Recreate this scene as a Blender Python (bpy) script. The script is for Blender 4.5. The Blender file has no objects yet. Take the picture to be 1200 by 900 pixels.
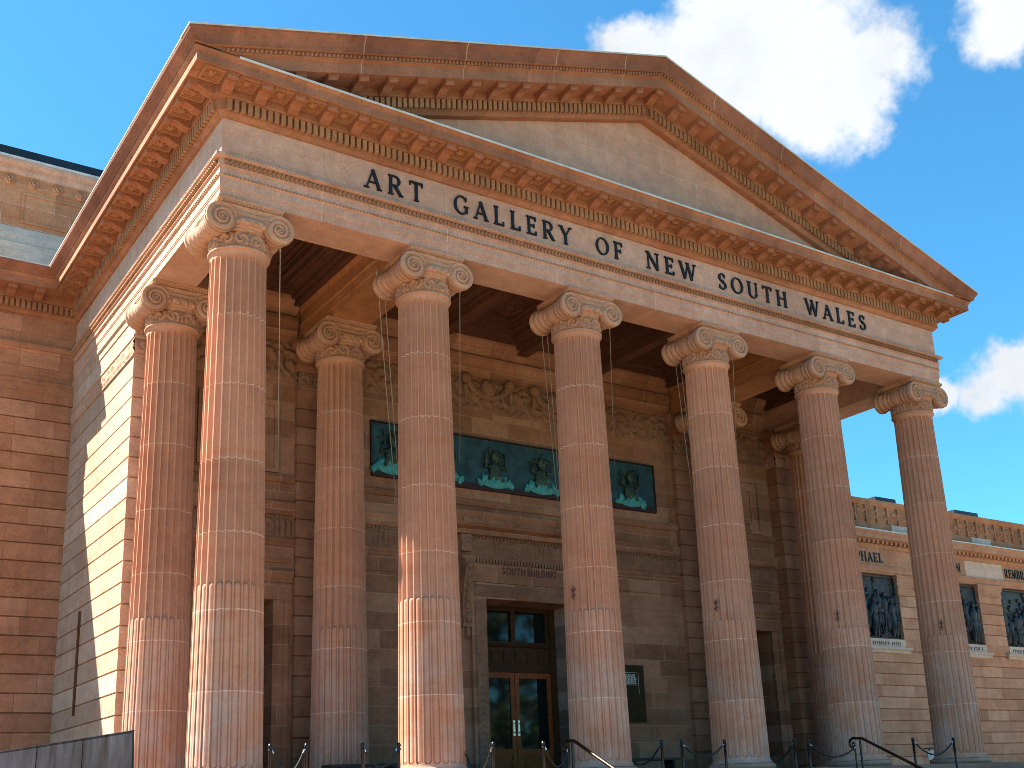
import bpy, bmesh, math, random
from math import sin, cos, pi, sqrt, radians, atan2, hypot, floor, exp
from mathutils import Vector, Matrix, noise as mnoise
random.seed(7)
scn = bpy.context.scene
COL = scn.collection

# ------------------------------------------------------------------ materials
def newmat(name):
    m = bpy.data.materials.new(name); m.use_nodes = True
    nt = m.node_tree; nt.nodes.clear()
    out = nt.nodes.new('ShaderNodeOutputMaterial'); p = nt.nodes.new('ShaderNodeBsdfPrincipled')
    nt.links.new(p.outputs[0], out.inputs[0])
    return m, nt, p

class NB:
    def __init__(s, nt): s.nt = nt
    def n(s, t, **kw):
        nd = s.nt.nodes.new(t)
        for k, v in kw.items():
            if k.startswith('i_'):
                nd.inputs[k[2:].replace('_', ' ')].default_value = v
            else: setattr(nd, k, v)
        return nd
    def l(s, a, b): s.nt.links.new(a, b)
    def math(s, op, a, b=None, clamp=False):
        nd = s.n('ShaderNodeMath', operation=op); nd.use_clamp = clamp
        for i, v in enumerate((a, b)):
            if v is None: continue
            if isinstance(v, (int, float)): nd.inputs[i].default_value = v
            else: s.l(v, nd.inputs[i])
        return nd.outputs[0]
    def mix(s, f, a, b, typ='MIX'):
        nd = s.n('ShaderNodeMix', data_type='RGBA', blend_type=typ)
        for sock, v in ((nd.inputs['Factor'], f), (nd.inputs[6], a), (nd.inputs[7], b)):
            if isinstance(v, (int, float)): sock.default_value = v
            elif isinstance(v, tuple): sock.default_value = (*v, 1) if len(v) == 3 else v
            else: s.l(v, sock)
        return nd.outputs[2]
    def ramp(s, f, lo, hi):
        nd = s.n('ShaderNodeMapRange'); nd.inputs[1].default_value = lo; nd.inputs[2].default_value = hi
        s.l(f, nd.inputs[0]); return nd.outputs[0]
    def noise(s, vec, scale, detail=6, rough=.6):
        nd = s.n('ShaderNodeTexNoise', i_Scale=scale, i_Detail=detail, i_Roughness=rough)
        s.l(vec, nd.inputs['Vector']); return nd.outputs[0]

DRUMS = (1.52, 2.886, 4.253, 5.577, 6.982, 8.342)

def stone(name, c1, c2, blocks=None, stain=.35, staincol=(.10, .055, .04), rough=.88, bump=.4, drums=False, vary=.22, grain=26, gamp=.36, mamp=.32):
    """blocks = (axis, width, height, mortar size, mortar colour, z offset)"""
    m, nt, p = newmat(name); b = NB(nt)
    tc = b.n('ShaderNodeTexCoord'); vec = tc.outputs['Object']
    oi = b.n('ShaderNodeObjectInfo')
    if drums:   # offset the pattern from column to column
        off = b.n('ShaderNodeVectorMath', operation='SCALE'); off.inputs['Scale'].default_value = 37.0
        cmb = b.n('ShaderNodeCombineXYZ'); b.l(oi.outputs['Random'], cmb.inputs[0]); b.l(oi.outputs['Random'], cmb.inputs[1])
        b.l(cmb.outputs[0], off.inputs[0])
        add = b.n('ShaderNodeVectorMath', operation='ADD'); b.l(vec, add.inputs[0]); b.l(off.outputs[0], add.inputs[1])
        nvec = add.outputs[0]
    else: nvec = vec
    n1 = b.noise(nvec, .55, 7, .62); n2 = b.noise(nvec, 3.2, 6, .65); n3 = b.noise(nvec, grain, 3, .6)
    f = b.ramp(n1, .36, .64)
    col = b.mix(f, c1, c2)
    v2 = b.ramp(n2, .3, .7)
    col = b.mix(b.math('MULTIPLY', b.math('SUBTRACT', v2, .5), .0), col, col) if False else col
    # value jitter: medium patches and sandstone grain
    val = b.math('ADD', b.math('MULTIPLY', v2, mamp), 1 - mamp / 2)
    val = b.math('MULTIPLY', val, b.math('ADD', b.math('MULTIPLY', b.ramp(n3, .28, .72), gamp), 1 - gamp / 2))
    # iron-red / pale bedding bands
    mp = b.n('ShaderNodeMapping'); mp.inputs['Scale'].default_value = (.35, .35, 3.5); mp.inputs['Rotation'].default_value = (.12, .1, .3)
    b.l(nvec, mp.inputs[0]); bed = b.noise(mp.outputs[0], 1.6, 5, .6)
    col = b.mix(b.math('MULTIPLY', b.ramp(bed, .52, .75), .45), col, tuple(min(1, x * k) for x, k in zip(c2, (1.0, .72, .55))))
    sx = b.n('ShaderNodeSeparateXYZ'); b.l(vec, sx.inputs[0])
    if blocks:
        ax, bw, bh, ms, mcol, zo = blocks
        c = b.n('ShaderNodeCombineXYZ'); b.l(b.math('ADD', sx.outputs[0], sx.outputs[1]) if ax == 'xy' else sx.outputs[0 if ax == 'x' else 1], c.inputs[0])
        b.l(b.math('SUBTRACT', sx.outputs[2], zo), c.inputs[1])
        # slight wobble so joints are not ruled
        wob = b.noise(vec, 2.5, 3); wv = b.n('ShaderNodeCombineXYZ'); w = b.math('MULTIPLY', b.math('SUBTRACT', wob, .5), .02)
        b.l(w, wv.inputs[0]); b.l(w, wv.inputs[1])
        av = b.n('ShaderNodeVectorMath', operation='ADD'); b.l(c.outputs[0], av.inputs[0]); b.l(wv.outputs[0], av.inputs[1])
        br = b.n('ShaderNodeTexBrick', offset=.5, offset_frequency=2, squash=1.35, squash_frequency=3)
        br.inputs['Scale'].default_value = 1.0; br.inputs['Brick Width'].default_value = bw; br.inputs['Row Height'].default_value = bh
        br.inputs['Mortar Size'].default_value = ms; br.inputs['Mortar Smooth'].default_value = .35; br.inputs['Bias'].default_value = 0.0
        br.inputs['Color1'].default_value = (0, 0, 0, 1); br.inputs['Color2'].default_value = (1, 1, 1, 1); br.inputs['Mortar'].default_value = (.5, .5, .5, 1)
        b.l(av.outputs[0], br.inputs['Vector'])
        rv = b.n('ShaderNodeSeparateColor'); b.l(br.outputs['Color'], rv.inputs[0])
        val = b.math('MULTIPLY', val, b.math('ADD', b.math('MULTIPLY', rv.outputs[0], vary * 2), 1 - vary))
        col = b.mix(b.math('MULTIPLY', b.math('GREATER_THAN', rv.outputs[0], .8), .45), col, tuple(min(1, x * k) for x, k in zip(c1, (.97, 1.06, 1.14))))
        if mcol is not None:
            brk = b.math('MULTIPLY', br.outputs['Fac'], b.ramp(b.noise(vec, 5, 4), .30, .62))
            jointf = brk
        else: jointf = None
    else: jointf = None
    if drums:
        acc = None; ja = None
        wz = b.math('ADD', sx.outputs[2], b.math('MULTIPLY', b.math('SUBTRACT', b.noise(nvec, 14, 3), .5), .035))
        for z in DRUMS:
            g = b.math('GREATER_THAN', sx.outputs[2], z)
            acc = g if acc is None else b.math('ADD', acc, g)
            j = b.math('LESS_THAN', b.math('ABSOLUTE', b.math('SUBTRACT', wz, z)), .0085)
            ja = j if ja is None else b.math('MAXIMUM', ja, j)
        wn = b.n('ShaderNodeTexWhiteNoise', noise_dimensions='2D'); cv = b.n('ShaderNodeCombineXYZ'); b.l(acc, cv.inputs[0]); b.l(oi.outputs['Random'], cv.inputs[1]); b.l(cv.outputs[0], wn.inputs['Vector'])
        r = wn.outputs['Value']
        val = b.math('MULTIPLY', val, b.math('ADD', b.math('MULTIPLY', r, .26), .86))
        col = b.mix(b.math('MULTIPLY', r, .35), col, tuple(min(1, x * k) for x, k in zip(c2, (.97, .86, .8))))
        # pale salt bloom in the lowest drums, broken up by noise
        low = b.math('MULTIPLY', b.math('SUBTRACT', 1.0, b.ramp(sx.outputs[2], 2.2, 4.4)), b.ramp(b.noise(nvec, .9, 6, .7), .44, .62))
        col = b.mix(b.math('MULTIPLY', low, .5), col, (.50, .38, .33))
        jointf = b.math('MULTIPLY', ja, b.ramp(b.noise(nvec, 5, 4), .30, .52))
        mcol = (.66, .47, .37)
    vv = b.n('ShaderNodeHueSaturation'); b.l(col, vv.inputs['Color']); b.l(val, vv.inputs['Value']); col = vv.outputs[0]
    # vertical weather streaks
    mp2 = b.n('ShaderNodeMapping'); mp2.inputs['Scale'].default_value = (3.2, 3.2, .28); b.l(nvec, mp2.inputs[0])
    st = b.math('MULTIPLY', b.ramp(b.noise(mp2.outputs[0], 1.0, 6, .65), .52, .80), b.ramp(n1, .30, .62))
    col = b.mix(b.math('MULTIPLY', st, stain, True), col, staincol)
    if jointf is not None: col = b.mix(jointf, col, mcol)
    b.l(col, p.inputs['Base Color']); p.inputs['Roughness'].default_value = rough
    p.inputs['Specular IOR Level'].default_value = .25
    bm = b.n('ShaderNodeBump'); bm.inputs['Strength'].default_value = bump; bm.inputs['Distance'].default_value = .02
    h = b.math('ADD', b.math('MULTIPLY', n2, .7), b.math('MULTIPLY', n3, .3))
    if jointf is not None and blocks: h = b.math('SUBTRACT', h, b.math('MULTIPLY', br.outputs['Fac'], .5))
    b.l(h, bm.inputs['Height']); b.l(bm.outputs[0], p.inputs['Normal'])
    return m

def plain(name, c, rough=.5, metal=0., var=.25, scale=6, bump=.1, c2=None, spec=.5):
    m, nt, p = newmat(name); b = NB(nt); tc = b.n('ShaderNodeTexCoord')
    n1 = b.noise(tc.outputs['Object'], scale, 6, .65)
    c2 = c2 or tuple(x * (1 - var) for x in c)
    b.l(b.mix(b.ramp(n1, .35, .65), c, c2), p.inputs['Base Color'])
    p.inputs['Roughness'].default_value = rough; p.inputs['Metallic'].default_value = metal; p.inputs['Specular IOR Level'].default_value = spec
    bm = b.n('ShaderNodeBump'); bm.inputs['Strength'].default_value = bump; bm.inputs['Distance'].default_value = .02
    b.l(n1, bm.inputs['Height']); b.l(bm.outputs[0], p.inputs['Normal'])
    return m

MORT = (.58, .40, .31); DARKJ = (.10, .05, .035)
M = {}
M['column'] = stone('column_sandstone', (0.53, 0.277, 0.182), (0.46, 0.215, 0.132), drums=True, stain=.24, bump=.12, gamp=.14, mamp=.16)
M['capital'] = stone('capital_sandstone', (0.48, 0.28, 0.195), (0.4, 0.21, 0.135), stain=.30, bump=.35)
M['pale'] = stone('pale_sandstone', (0.55, 0.335, 0.255), (0.49, 0.275, 0.2), blocks=('x', 2.1, 3.0, .008, (.62, .47, .38), 9.9), stain=.22, vary=.10)
M['paleside'] = stone('pale_sandstone_side', (0.52, 0.345, 0.27), (0.46, 0.28, 0.205), blocks=('y', 2.1, 3.0, .008, (.58, .44, .36), 9.9), stain=.22, vary=.08)
M['cornice'] = stone('weathered_red_sandstone', (0.37, 0.16, 0.09), (0.28, 0.11, 0.06), blocks=('xy', 2.3, 60., .003, None, 30), vary=.16, stain=.6, staincol=(.09, .05, .038), bump=.5)
M['bed'] = stone('brown_sandstone', (0.38, 0.19, 0.105), (0.3, 0.14, 0.072), stain=.4, staincol=(.09, .06, .04), bump=.45)
M['sima'] = stone('dark_red_gutter_stone', (.30, .115, .065), (.21, .075, .043), blocks=('xy', 2.3, 60., .003, None, 30), vary=.22, stain=.55, staincol=(.10, .06, .045), bump=.5)
M['tymp'] = stone('tympanum_sandstone', (0.57, 0.32, 0.23), (0.51, 0.265, 0.18), blocks=('x', 2.35, .72, .010, (.60, .40, .30), 12.97), stain=.2, vary=.12)
M['sidewall'] = stone('banded_wall_sandstone', (0.48, 0.32, 0.235), (0.42, 0.26, 0.18), blocks=('y', 40., .454, .004, None, .17), stain=.25, vary=.12)
M['block'] = stone('red_wall_sandstone', (0.41, 0.19, 0.112), (0.33, 0.14, 0.077), blocks=('x', .98, .46, .010, (.20, .09, .055), .18), stain=.5, vary=.13, staincol=(.09, .055, .045))
M['attic'] = stone('attic_sandstone', (0.5, 0.225, 0.115), (0.42, 0.17, 0.082), blocks=('x', 1.3, .62, .012, (.55, .36, .27), 14.9), stain=.4, vary=.15)
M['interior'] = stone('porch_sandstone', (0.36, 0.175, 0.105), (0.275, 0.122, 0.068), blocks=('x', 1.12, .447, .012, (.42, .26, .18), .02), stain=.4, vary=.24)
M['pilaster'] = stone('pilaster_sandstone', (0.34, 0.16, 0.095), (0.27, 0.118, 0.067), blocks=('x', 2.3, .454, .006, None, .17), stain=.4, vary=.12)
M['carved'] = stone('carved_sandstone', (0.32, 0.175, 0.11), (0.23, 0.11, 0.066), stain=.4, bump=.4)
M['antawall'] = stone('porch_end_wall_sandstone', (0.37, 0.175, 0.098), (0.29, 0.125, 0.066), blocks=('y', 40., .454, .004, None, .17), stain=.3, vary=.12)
M['soffit'] = stone('soffit_sandstone', (0.4, 0.18, 0.08), (0.33, 0.135, 0.055), stain=.35)
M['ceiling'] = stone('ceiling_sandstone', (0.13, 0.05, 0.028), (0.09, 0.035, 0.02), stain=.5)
M['wing'] = stone('wing_sandstone', (0.48, 0.26, 0.16), (0.41, 0.2, 0.115), blocks=('x', 1.55, .485, .010, (.33, .165, .10), .09), stain=.3, vary=.16)
M['wingtrim'] = stone('wing_trim_sandstone', (0.47, 0.255, 0.16), (0.4, 0.2, 0.12), stain=.35)
M['parapet'] = stone('parapet_sandstone', (0.46, 0.22, 0.115), (0.34, 0.15, 0.075), stain=.65, bump=.5)
M['newstone'] = stone('new_pale_stone', (.56, .44, .36), (.50, .38, .30), stain=.1)
M['greystone'] = stone('grey_reveal_stone', (.33, .24, .20), (.24, .16, .13), blocks=('y', 1.0, .447, .012, (.42, .30, .24), .02), stain=.3, vary=.35)
M['lead'] = plain('lead_flashing', (.62, .60, .58), .55, 0, .3, 3)
M['darkroof'] = plain('dark_roof_metal', (.03, .035, .045), .45, .6, .3, 3)
M['roof'] = plain('roof_metal', (.25, .25, .26), .5, .3, .3, 2)
M['letter'] = plain('dark_bronze_letters', (.022, .02, .02), .45, .5, .4, 20)
M['redletter'] = plain('dark_red_letters', (.09, .018, .015), .6, 0, .3, 20)
M['bronze'] = plain('bronze_relief_patina', (.022, .024, .027), .6, .2, .3, 9, .6, c2=(.06, .066, .07))
M['iron'] = plain('black_iron', (.012, .012, .013), .35, .3, .3, 30)
M['chrome'] = plain('polished_steel', (.75, .75, .75), .18, 1., .1, 30)
M['rope'] = plain('black_rope', (.014, .013, .013), .75, 0, .3, 60)
M['brassrail'] = plain('bronze_handrail', (.07, .04, .025), .28, .8, .3, 14)
M['wood'] = plain('varnished_cedar', (.30, .075, .018), .35, 0, .45, 9, .08, spec=.2)
M['darkwood'] = plain('dark_carved_wood', (.075, .034, .016), .5, 0, .45, 9, .15, spec=.1)
M['plaque'] = plain('plaque_bronze', (.05, .036, .016), .6, 0, .3, 6, spec=.08)
M['plaquetext'] = plain('plaque_letters', (.55, .58, .55), .5, 0, .1, 20)
M['wire'] = plain('galvanised_wire', (.42, .40, .37), .5, .3, .2, 20)
M['teal'] = plain('verdigris_field', (.026, .092, .108), .6, .1, .4, 3, .35, c2=(.010, .034, .046))
M['tealbright'] = plain('bright_verdigris', (.08, .42, .42), .6, .1, .4, 7, .4, c2=(.03, .21, .23))
M['darkfigure'] = plain('dark_patina_bronze', (.055, .10, .065), .55, .2, .4, 7, .4, c2=(.014, .024, .024))
M['panelbase'] = plain('dark_maroon_bronze', (.045, .018, .02), .55, .3, .3, 6)
m, nt, p = newmat('weathered_zinc_panel'); b = NB(nt); tcx = b.n('ShaderNodeTexCoord'); mp = b.n('ShaderNodeMapping'); mp.inputs['Scale'].default_value = (3, 3, .6); b.l(tcx.outputs['Object'], mp.inputs[0])
zn = b.noise(mp.outputs[0], 1.3, 6, .65); zf = b.noise(tcx.outputs['Object'], 26, 4)
zc_ = b.mix(b.ramp(zn, .36, .64), (.010, .008, .010), (.040, .044, .060)); b.l(b.mix(b.math('MULTIPLY', b.ramp(zf, .4, .7), .3), zc_, (.03, .018, .015)), p.inputs['Base Color'])
p.inputs['Roughness'].default_value = .5; p.inputs['Metallic'].default_value = .0; p.inputs['Specular IOR Level'].default_value = .15
M['zinc'] = m
M['bench'] = plain('dark_painted_bench', (.02, .021, .025), .5, 0, .3, 8)
M['doordark'] = plain('dark_side_door', (.035, .02, .013), .5, 0, .3, 5)
M['void'] = plain('dim_room', (.02, .014, .01), .9, 0, .3, 2)
M['paving'] = stone('warm_paving', (.44, .315, .21), (.38, .265, .172), blocks=('x', 1.2, .6, .006, (.2, .17, .15), 0), stain=.2)
M['steps'] = stone('step_sandstone', (0.28, 0.19, 0.15), (0.22, 0.14, 0.105), stain=.3)
m, nt, p = newmat('door_glass'); p.inputs['Base Color'].default_value = (.006, .008, .008, 1); p.inputs['Roughness'].default_value = .04; p.inputs['IOR'].default_value = 1.45
b = NB(nt); tcx = b.n('ShaderNodeTexCoord'); bmp = b.n('ShaderNodeBump'); bmp.inputs['Strength'].default_value = .06; b.l(b.noise(tcx.outputs['Object'], 1.3, 2), bmp.inputs['Height']); b.l(bmp.outputs[0], p.inputs['Normal'])
M['glass'] = m
m, nt, p = newmat('lawn_grass'); b = NB(nt); tcx = b.n('ShaderNodeTexCoord')
b.l(b.mix(b.ramp(b.noise(tcx.outputs['Object'], .8, 8), .35, .65), (.055, .095, .022), (.10, .12, .035)), p.inputs['Base Color']); p.inputs['Roughness'].default_value = .9
M['lawn'] = m

# ------------------------------------------------------------------ mesh builder
class MB:
    def __init__(s): s.v = []; s.f = []; s.sm = []
    def add(s, vs, fs, smooth=False):
        o = len(s.v); s.v += [tuple(v) for v in vs]; s.f += [tuple(o + i for i in f) for f in fs]; s.sm += [smooth] * len(fs); return s
    def box(s, x0, x1, y0, y1, z0, z1):
        vs = [(x, y, z) for z in (z0, z1) for y in (y0, y1) for x in (x0, x1)]
        return s.add(vs, [(0, 2, 3, 1), (4, 5, 7, 6), (0, 1, 5, 4), (2, 6, 7, 3), (0, 4, 6, 2), (1, 3, 7, 5)])
    def hexa(s, bot, top):
        return s.add(list(bot) + list(top), [(3, 2, 1, 0), (4, 5, 6, 7)] + [(i, (i + 1) % 4, 4 + (i + 1) % 4, 4 + i) for i in range(4)])
    def strip(s, rings, closed=True, caps=True, smooth=False):
        n = len(rings[0]); vs = [p for r in rings for p in r]; fs = []
        for k in range(len(rings) - 1):
            for i in range(n if closed else n - 1):
                j = (i + 1) % n; fs.append((k * n + i, k * n + j, (k + 1) * n + j, (k + 1) * n + i))
        s.add(vs, fs, smooth)
        if caps and closed:
            s.add(rings[0], [tuple(range(n))[::-1]]); s.add(rings[-1], [tuple(range(n))])
        return s
    def sweep(s, prof, path, pre=None, post=None):
        """closed profile (offset outward, z) along a plan path; outward is to the right of travel"""
        P = [Vector(q) for q in path]; rings = []
        nr = []
        for i in range(len(P) - 1):
            d = (P[i + 1] - P[i]).normalized(); nr.append(Vector((d.y, -d.x)))
        for i, q in enumerate(P):
            if i == 0:
                m = nr[0]
                if pre is not None: m = (Vector(pre) + nr[0]) / (1 + Vector(pre).dot(nr[0]))
            elif i == len(P) - 1:
                m = nr[-1]
                if post is not None: m = (Vector(post) + nr[-1]) / (1 + Vector(post).dot(nr[-1]))
            else: m = (nr[i - 1] + nr[i]) / (1 + nr[i - 1].dot(nr[i]))
            rings.append([(q.x + m.x * o, q.y + m.y * o, z) for o, z in prof])
        return s.strip(rings)
    def lathe(s, prof, c=(0, 0, 0), n=32, axis='z', smooth=True, caps=False):
        rings = []
        for k in range(len(prof)):
            r, h = prof[k]; ring = []
            for i in range(n):
                a = 2 * pi * i / n
                ring.append({'z': (c[0] + r * cos(a), c[1] + r * sin(a), c[2] + h), 'y': (c[0] + r * cos(a), c[1] + h, c[2] + r * sin(a)), 'x': (c[0] + h, c[1] + r * cos(a), c[2] + r * sin(a))}[axis])
            rings.append(ring)
        return s.strip(rings, True, caps, smooth)
    def tube(s, pts, r, n=8, smooth=True):
        P = [Vector(p) for p in pts]; rings = []
        for i, p in enumerate(P):
            d = (P[min(i + 1, len(P) - 1)] - P[max(i - 1, 0)]).normalized()
            u = d.orthogonal() if abs(d.z) > .99 else d.cross(Vector((0, 0, 1)))
            u.normalize(); w = d.cross(u); rr = r[i] if isinstance(r, (list, tuple)) else r
            rings.append([tuple(p + (u * cos(2 * pi * k / n) + w * sin(2 * pi * k / n)) * rr) for k in range(n)])
        return s.strip(rings, True, True, smooth)
    def blob(s, c, r, n=8, m=6, rot=0.):
        rings = []
        for k in range(m + 1):
            t = pi * k / m; ring = []
            for i in range(n):
                a = 2 * pi * i / n; x = r[0] * sin(t) * cos(a); y = r[1] * sin(t) * sin(a); z = r[2] * cos(t)
                ring.append((c[0] + x * cos(rot) + z * sin(rot), c[1] + y, c[2] - x * sin(rot) + z * cos(rot)))
            rings.append(ring)
        return s.strip(rings, True, False, True)
    def grid(s, o, u, v, n, U, V, nu, nv, h):
        """relief sheet: point = o + u*a + v*b + n*h(a,b)"""
        o, u, v, n = map(Vector, (o, u, v, n)); vs = []
        for j in range(nv + 1):
            for i in range(nu + 1):
                a = U * i / nu; c = V * j / nv; vs.append(tuple(o + u * a + v * c + n * h(a, c)))
        return s.add(vs, [(j * (nu + 1) + i, j * (nu + 1) + i + 1, (j + 1) * (nu + 1) + i + 1, (j + 1) * (nu + 1) + i) for j in range(nv) for i in range(nu)], True)
    def mesh(s, name):
        me = bpy.data.meshes.new(name); me.from_pydata(s.v, [], s.f); me.polygons.foreach_set('use_smooth', s.sm)
        bm = bmesh.new(); bm.from_mesh(me); bmesh.ops.recalc_face_normals(bm, faces=bm.faces[:]); bm.to_mesh(me); bm.free(); me.update(); return me
    def build(s, name, mat, parent=None):
        me = s.mesh(name); me.materials.append(M[mat]); return link(name, me, parent)

def link(name, me, parent=None):
    o = bpy.data.objects.new(name, me); COL.objects.link(o)
    if parent is not None: o.parent = parent
    return o
def tag(o, label=None, cat=None, group=None, kind=None):
    for k, v in (('label', label), ('category', cat), ('group', group), ('kind', kind)):
        if v: o[k] = v
    return o
def empty(name, loc, label, cat, group=None):
    o = bpy.data.objects.new(name, None); COL.objects.link(o); o.location = loc; o.empty_display_size = .3
    return tag(o, label, cat, group)

# ------------------------------------------------------------------ main dimensions (metres)
A = .61                     # half thickness of the entablature about the column axes
XR = 20.0                   # axis of the right-hand corner column
ZS = 10.54                  # architrave soffit
YW = 10.4                   # face of the main block behind the porch
YB = 5.2                    # back wall of the porch
BL, BR = -2.75, 22.75       # ends of the main block
FULL = [(BL, 26), (BL, YW), (-A, YW), (-A, -A), (XR + A, -A), (XR + A, YW), (BR, YW), (BR, 26)]

B = empty('gallery_building', (0, 0, 0), 'red sandstone art gallery with tall fluted columns and a triangular pediment', 'building')

# ------------------------------------------------------------------ entablature
arch = MB()
aprof = [(0, ZS), (0, 10.70), (.012, 10.705), (.012, 10.735), (.022, 10.74), (.022, 10.93), (.05, 10.945), (.05, 10.975), (.034, 10.985), (.034, 11.13), (.07, 11.14), (.07, 11.155), (.042, 11.165), (.042, 11.29), (.14, 11.30), (.14, 11.355), (.0, 11.365), (-.9, 11.365), (-.9, ZS)]
arch.sweep(aprof, FULL[2:6])
architrave = arch.build('architrave', 'pale', B)
bprof = [(0, ZS), (0, 10.70), (.022, 10.74), (.022, 10.93), (.05, 10.95), (.05, 10.98), (.034, 10.985), (.034, 11.14), (.06, 11.15), (.14, 11.30), (.14, 11.355), (0, 11.365), (-.3, 11.365), (-.3, ZS)]
for pth in ([FULL[0], FULL[1], (-A + .05, YW)], [(XR + A - .05, YW), FULL[6], FULL[7]]):
    k = MB(); k.sweep(bprof, pth); k.build('architrave', 'block', B)
# egg row on the crown of the architrave and the bead on the fascia
eggs = MB()
def eggrow(mb, path, off, z, pitch, rz, rw, ro):
    for i in range(len(path) - 1):
        p, q = Vector(path[i]), Vector(path[i + 1]); d = (q - p).normalized(); nn = Vector((d.y, -d.x)); L = (q - p).length; k = int(L / pitch)
        for j in range(k):
            c = p + d * (pitch * (j + .5) + (L - k * pitch) / 2) + nn * off
            vs = []
            for (a, bb) in ((-rw, 0), (0, -rz), (rw, 0), (0, rz)):
                vs.append((c.x + d.x * a, c.y + d.y * a, z + bb))
            vs.append((c.x + nn.x * ro, c.y + nn.y * ro, z)); vs.append((c.x - nn.x * ro, c.y - nn.y * ro, z))
            mb.add(vs, [(0, 1, 4), (1, 2, 4), (2, 3, 4), (3, 0, 4), (1, 0, 5), (2, 1, 5), (3, 2, 5), (0, 3, 5)], True)
eggrow(eggs, FULL[2:5], .07, 11.228, .092, .068, .036, .062)
eggrow(eggs, FULL[2:5], .052, 10.96, .075, .026, .028, .03)
eggrow(eggs, FULL[2:5], .135, 11.325, .06, .02, .022, .03)
eggs.build('egg_moulding', 'bed', architrave)

FP = [(0, 11.36), (0, 12.18), (-.8, 12.18), (-.8, 11.36)]
fr = MB(); fr.sweep(FP, [(-A + .003, -A), (XR + A - .003, -A)])
frieze = fr.build('frieze', 'pale', B)
for pth in ([(-A, YW + .01), (-A, -A + .001)], [(XR + A, -A + .001), (XR + A, YW + .01)]):
    k = MB(); k.sweep(FP, pth); k.build('frieze', 'paleside', B)
for pth in ([FULL[0], FULL[1], (-A + .05, YW)], [(XR + A - .05, YW), FULL[6], FULL[7]]):
    k = MB(); k.sweep([(0, 11.36), (0, 12.18), (-.3, 12.18), (-.3, 11.36)], pth); k.build('frieze', 'block', B)

CP = [(0, 12.165), (.05, 12.17), (.065, 12.20), (.10, 12.235), (.125, 12.245), (.125, 12.50), (.21, 12.51), (.22, 12.535), (.22, 12.70), (.74, 12.70), (.74, 12.685), (.77, 12.685), (.77, 12.86), (.79, 12.875), (.83, 12.93), (.83, 12.95), (0, 13.03), (-.4, 13.03), (-.4, 12.165)]
cor = MB(); cor.sweep(CP, FULL)
def along(path, pitch, inset0=0., inset1=0.):
    p, q = Vector(path[0]), Vector(path[1]); d = (q - p).normalized(); L = (q - p).length - inset0 - inset1; k = max(1, round(L / pitch))
    for j in range(k): yield p + d * (inset0 + L * (j + .5) / k), d, Vector((d.y, -d.x)), L / k
def dentil(mb, c, d, nn, w, o0, o1, z0, z1, sl=0.):
    q = [(c + d * a + nn * o) for a, o in ((-w, o0), (w, o0), (w, o1), (-w, o1))]; az = (-w, w, w, -w)
    mb.hexa([(v.x, v.y, z0 + sl * t) for v, t in zip(q, az)], [(v.x, v.y, z1 + sl * t) for v, t in zip(q, az)])
cornice = cor.build('cornice', 'cornice', B)
for seg in ((FULL[1], FULL[2]), (FULL[2], FULL[3]), (FULL[3], FULL[4]), (FULL[4], FULL[5])):
    dn = MB()
    for c, d, nn, w in along(seg, .1333): dentil(dn, c, d, nn, .043, .12, .205, 12.275, 12.495)
    dn.build('dentil_course', 'bed', cornice)
# coffered soffit panels with a rosette between the brackets
cfm = MB()
for (a0, a1, o0, o1, z) in ((-.20, .20, .255, .30, -.04), (-.20, .20, .66, .705, -.04), (-.20, -.155, .30, .66, -.04), (.155, .20, .30, .66, -.04), (-.155, .155, .30, .33, -.02), (-.155, .155, .63, .66, -.02), (-.155, -.125, .33, .63, -.02), (.125, .155, .33, .63, -.02)):
    cfm.box(a0, a1, -o1, -o0, z, .004)
cfm.blob((0, -.48, -.012), (.085, .085, .05), 10, 5)
for k in range(6): cfm.blob((.075 * cos(k * pi / 3), -.48 + .075 * sin(k * pi / 3), -.01), (.04, .04, .03), 6, 4)
cfme = cfm.mesh('soffit_coffer'); cfme.materials.append(M['bed'])
def putc(loc, rz):
    o = link('soffit_coffer', cfme, cornice); o.location = loc; o.rotation_euler = (0, 0, rz)
for k in range(-2, 32): putc((k * .6667 + .333, -A, 12.70), 0)
for k in range(-1, 14): putc((-A, k * .6667 + .333, 12.70), -pi / 2)
# brackets
def bracket_mesh(sl):
    mb = MB(); w = .105; prof = [(.20, .0), (.20, -.185), (.27, -.195), (.36, -.165), (.46, -.115), (.56, -.10), (.63, -.125), (.69, -.125), (.71, -.09), (.71, -.0)]
    for s0, s1, k in ((-w, w, 1.0), ):
        rings = [[(a, -o, z * k + sl * a) for o, z in prof] for a in (s0, s1)]
        mb.strip(rings)
    mb.box(-w - .02, w + .02, -.73, -.20, -.028, -.002) if sl == 0 else mb.hexa([(a, y, -.028 + sl * a) for a, y in ((-w - .02, -.73), (w + .02, -.73), (w + .02, -.20), (-w - .02, -.20))], [(a, y, -.002 + sl * a) for a, y in ((-w - .02, -.73), (w + .02, -.73), (w + .02, -.20), (-w - .02, -.20))])
    me = mb.mesh('modillion'); me.materials.append(M['cornice']); return me
SL = .313
bm0, bmU, bmD = bracket_mesh(0), bracket_mesh(SL), bracket_mesh(-SL)
def put(me, loc, rz, parent):
    o = link('modillion', me, parent); o.location = loc; o.rotation_euler = (0, 0, rz); return o
for k in range(-1, 32): put(bm0, (k * .6667, -A, 12.70), 0, cornice)
for k in range(-1, 15): put(bm0, (-A, k * .6667, 12.70), -pi / 2, cornice)
for x in (-1.7, -2.36): put(bm0, (x, YW, 12.70), 0, cornice)
for k in range(-1, 3): put(bm0, (XR + A, k * .6667, 12.70), pi / 2, cornice)
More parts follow.
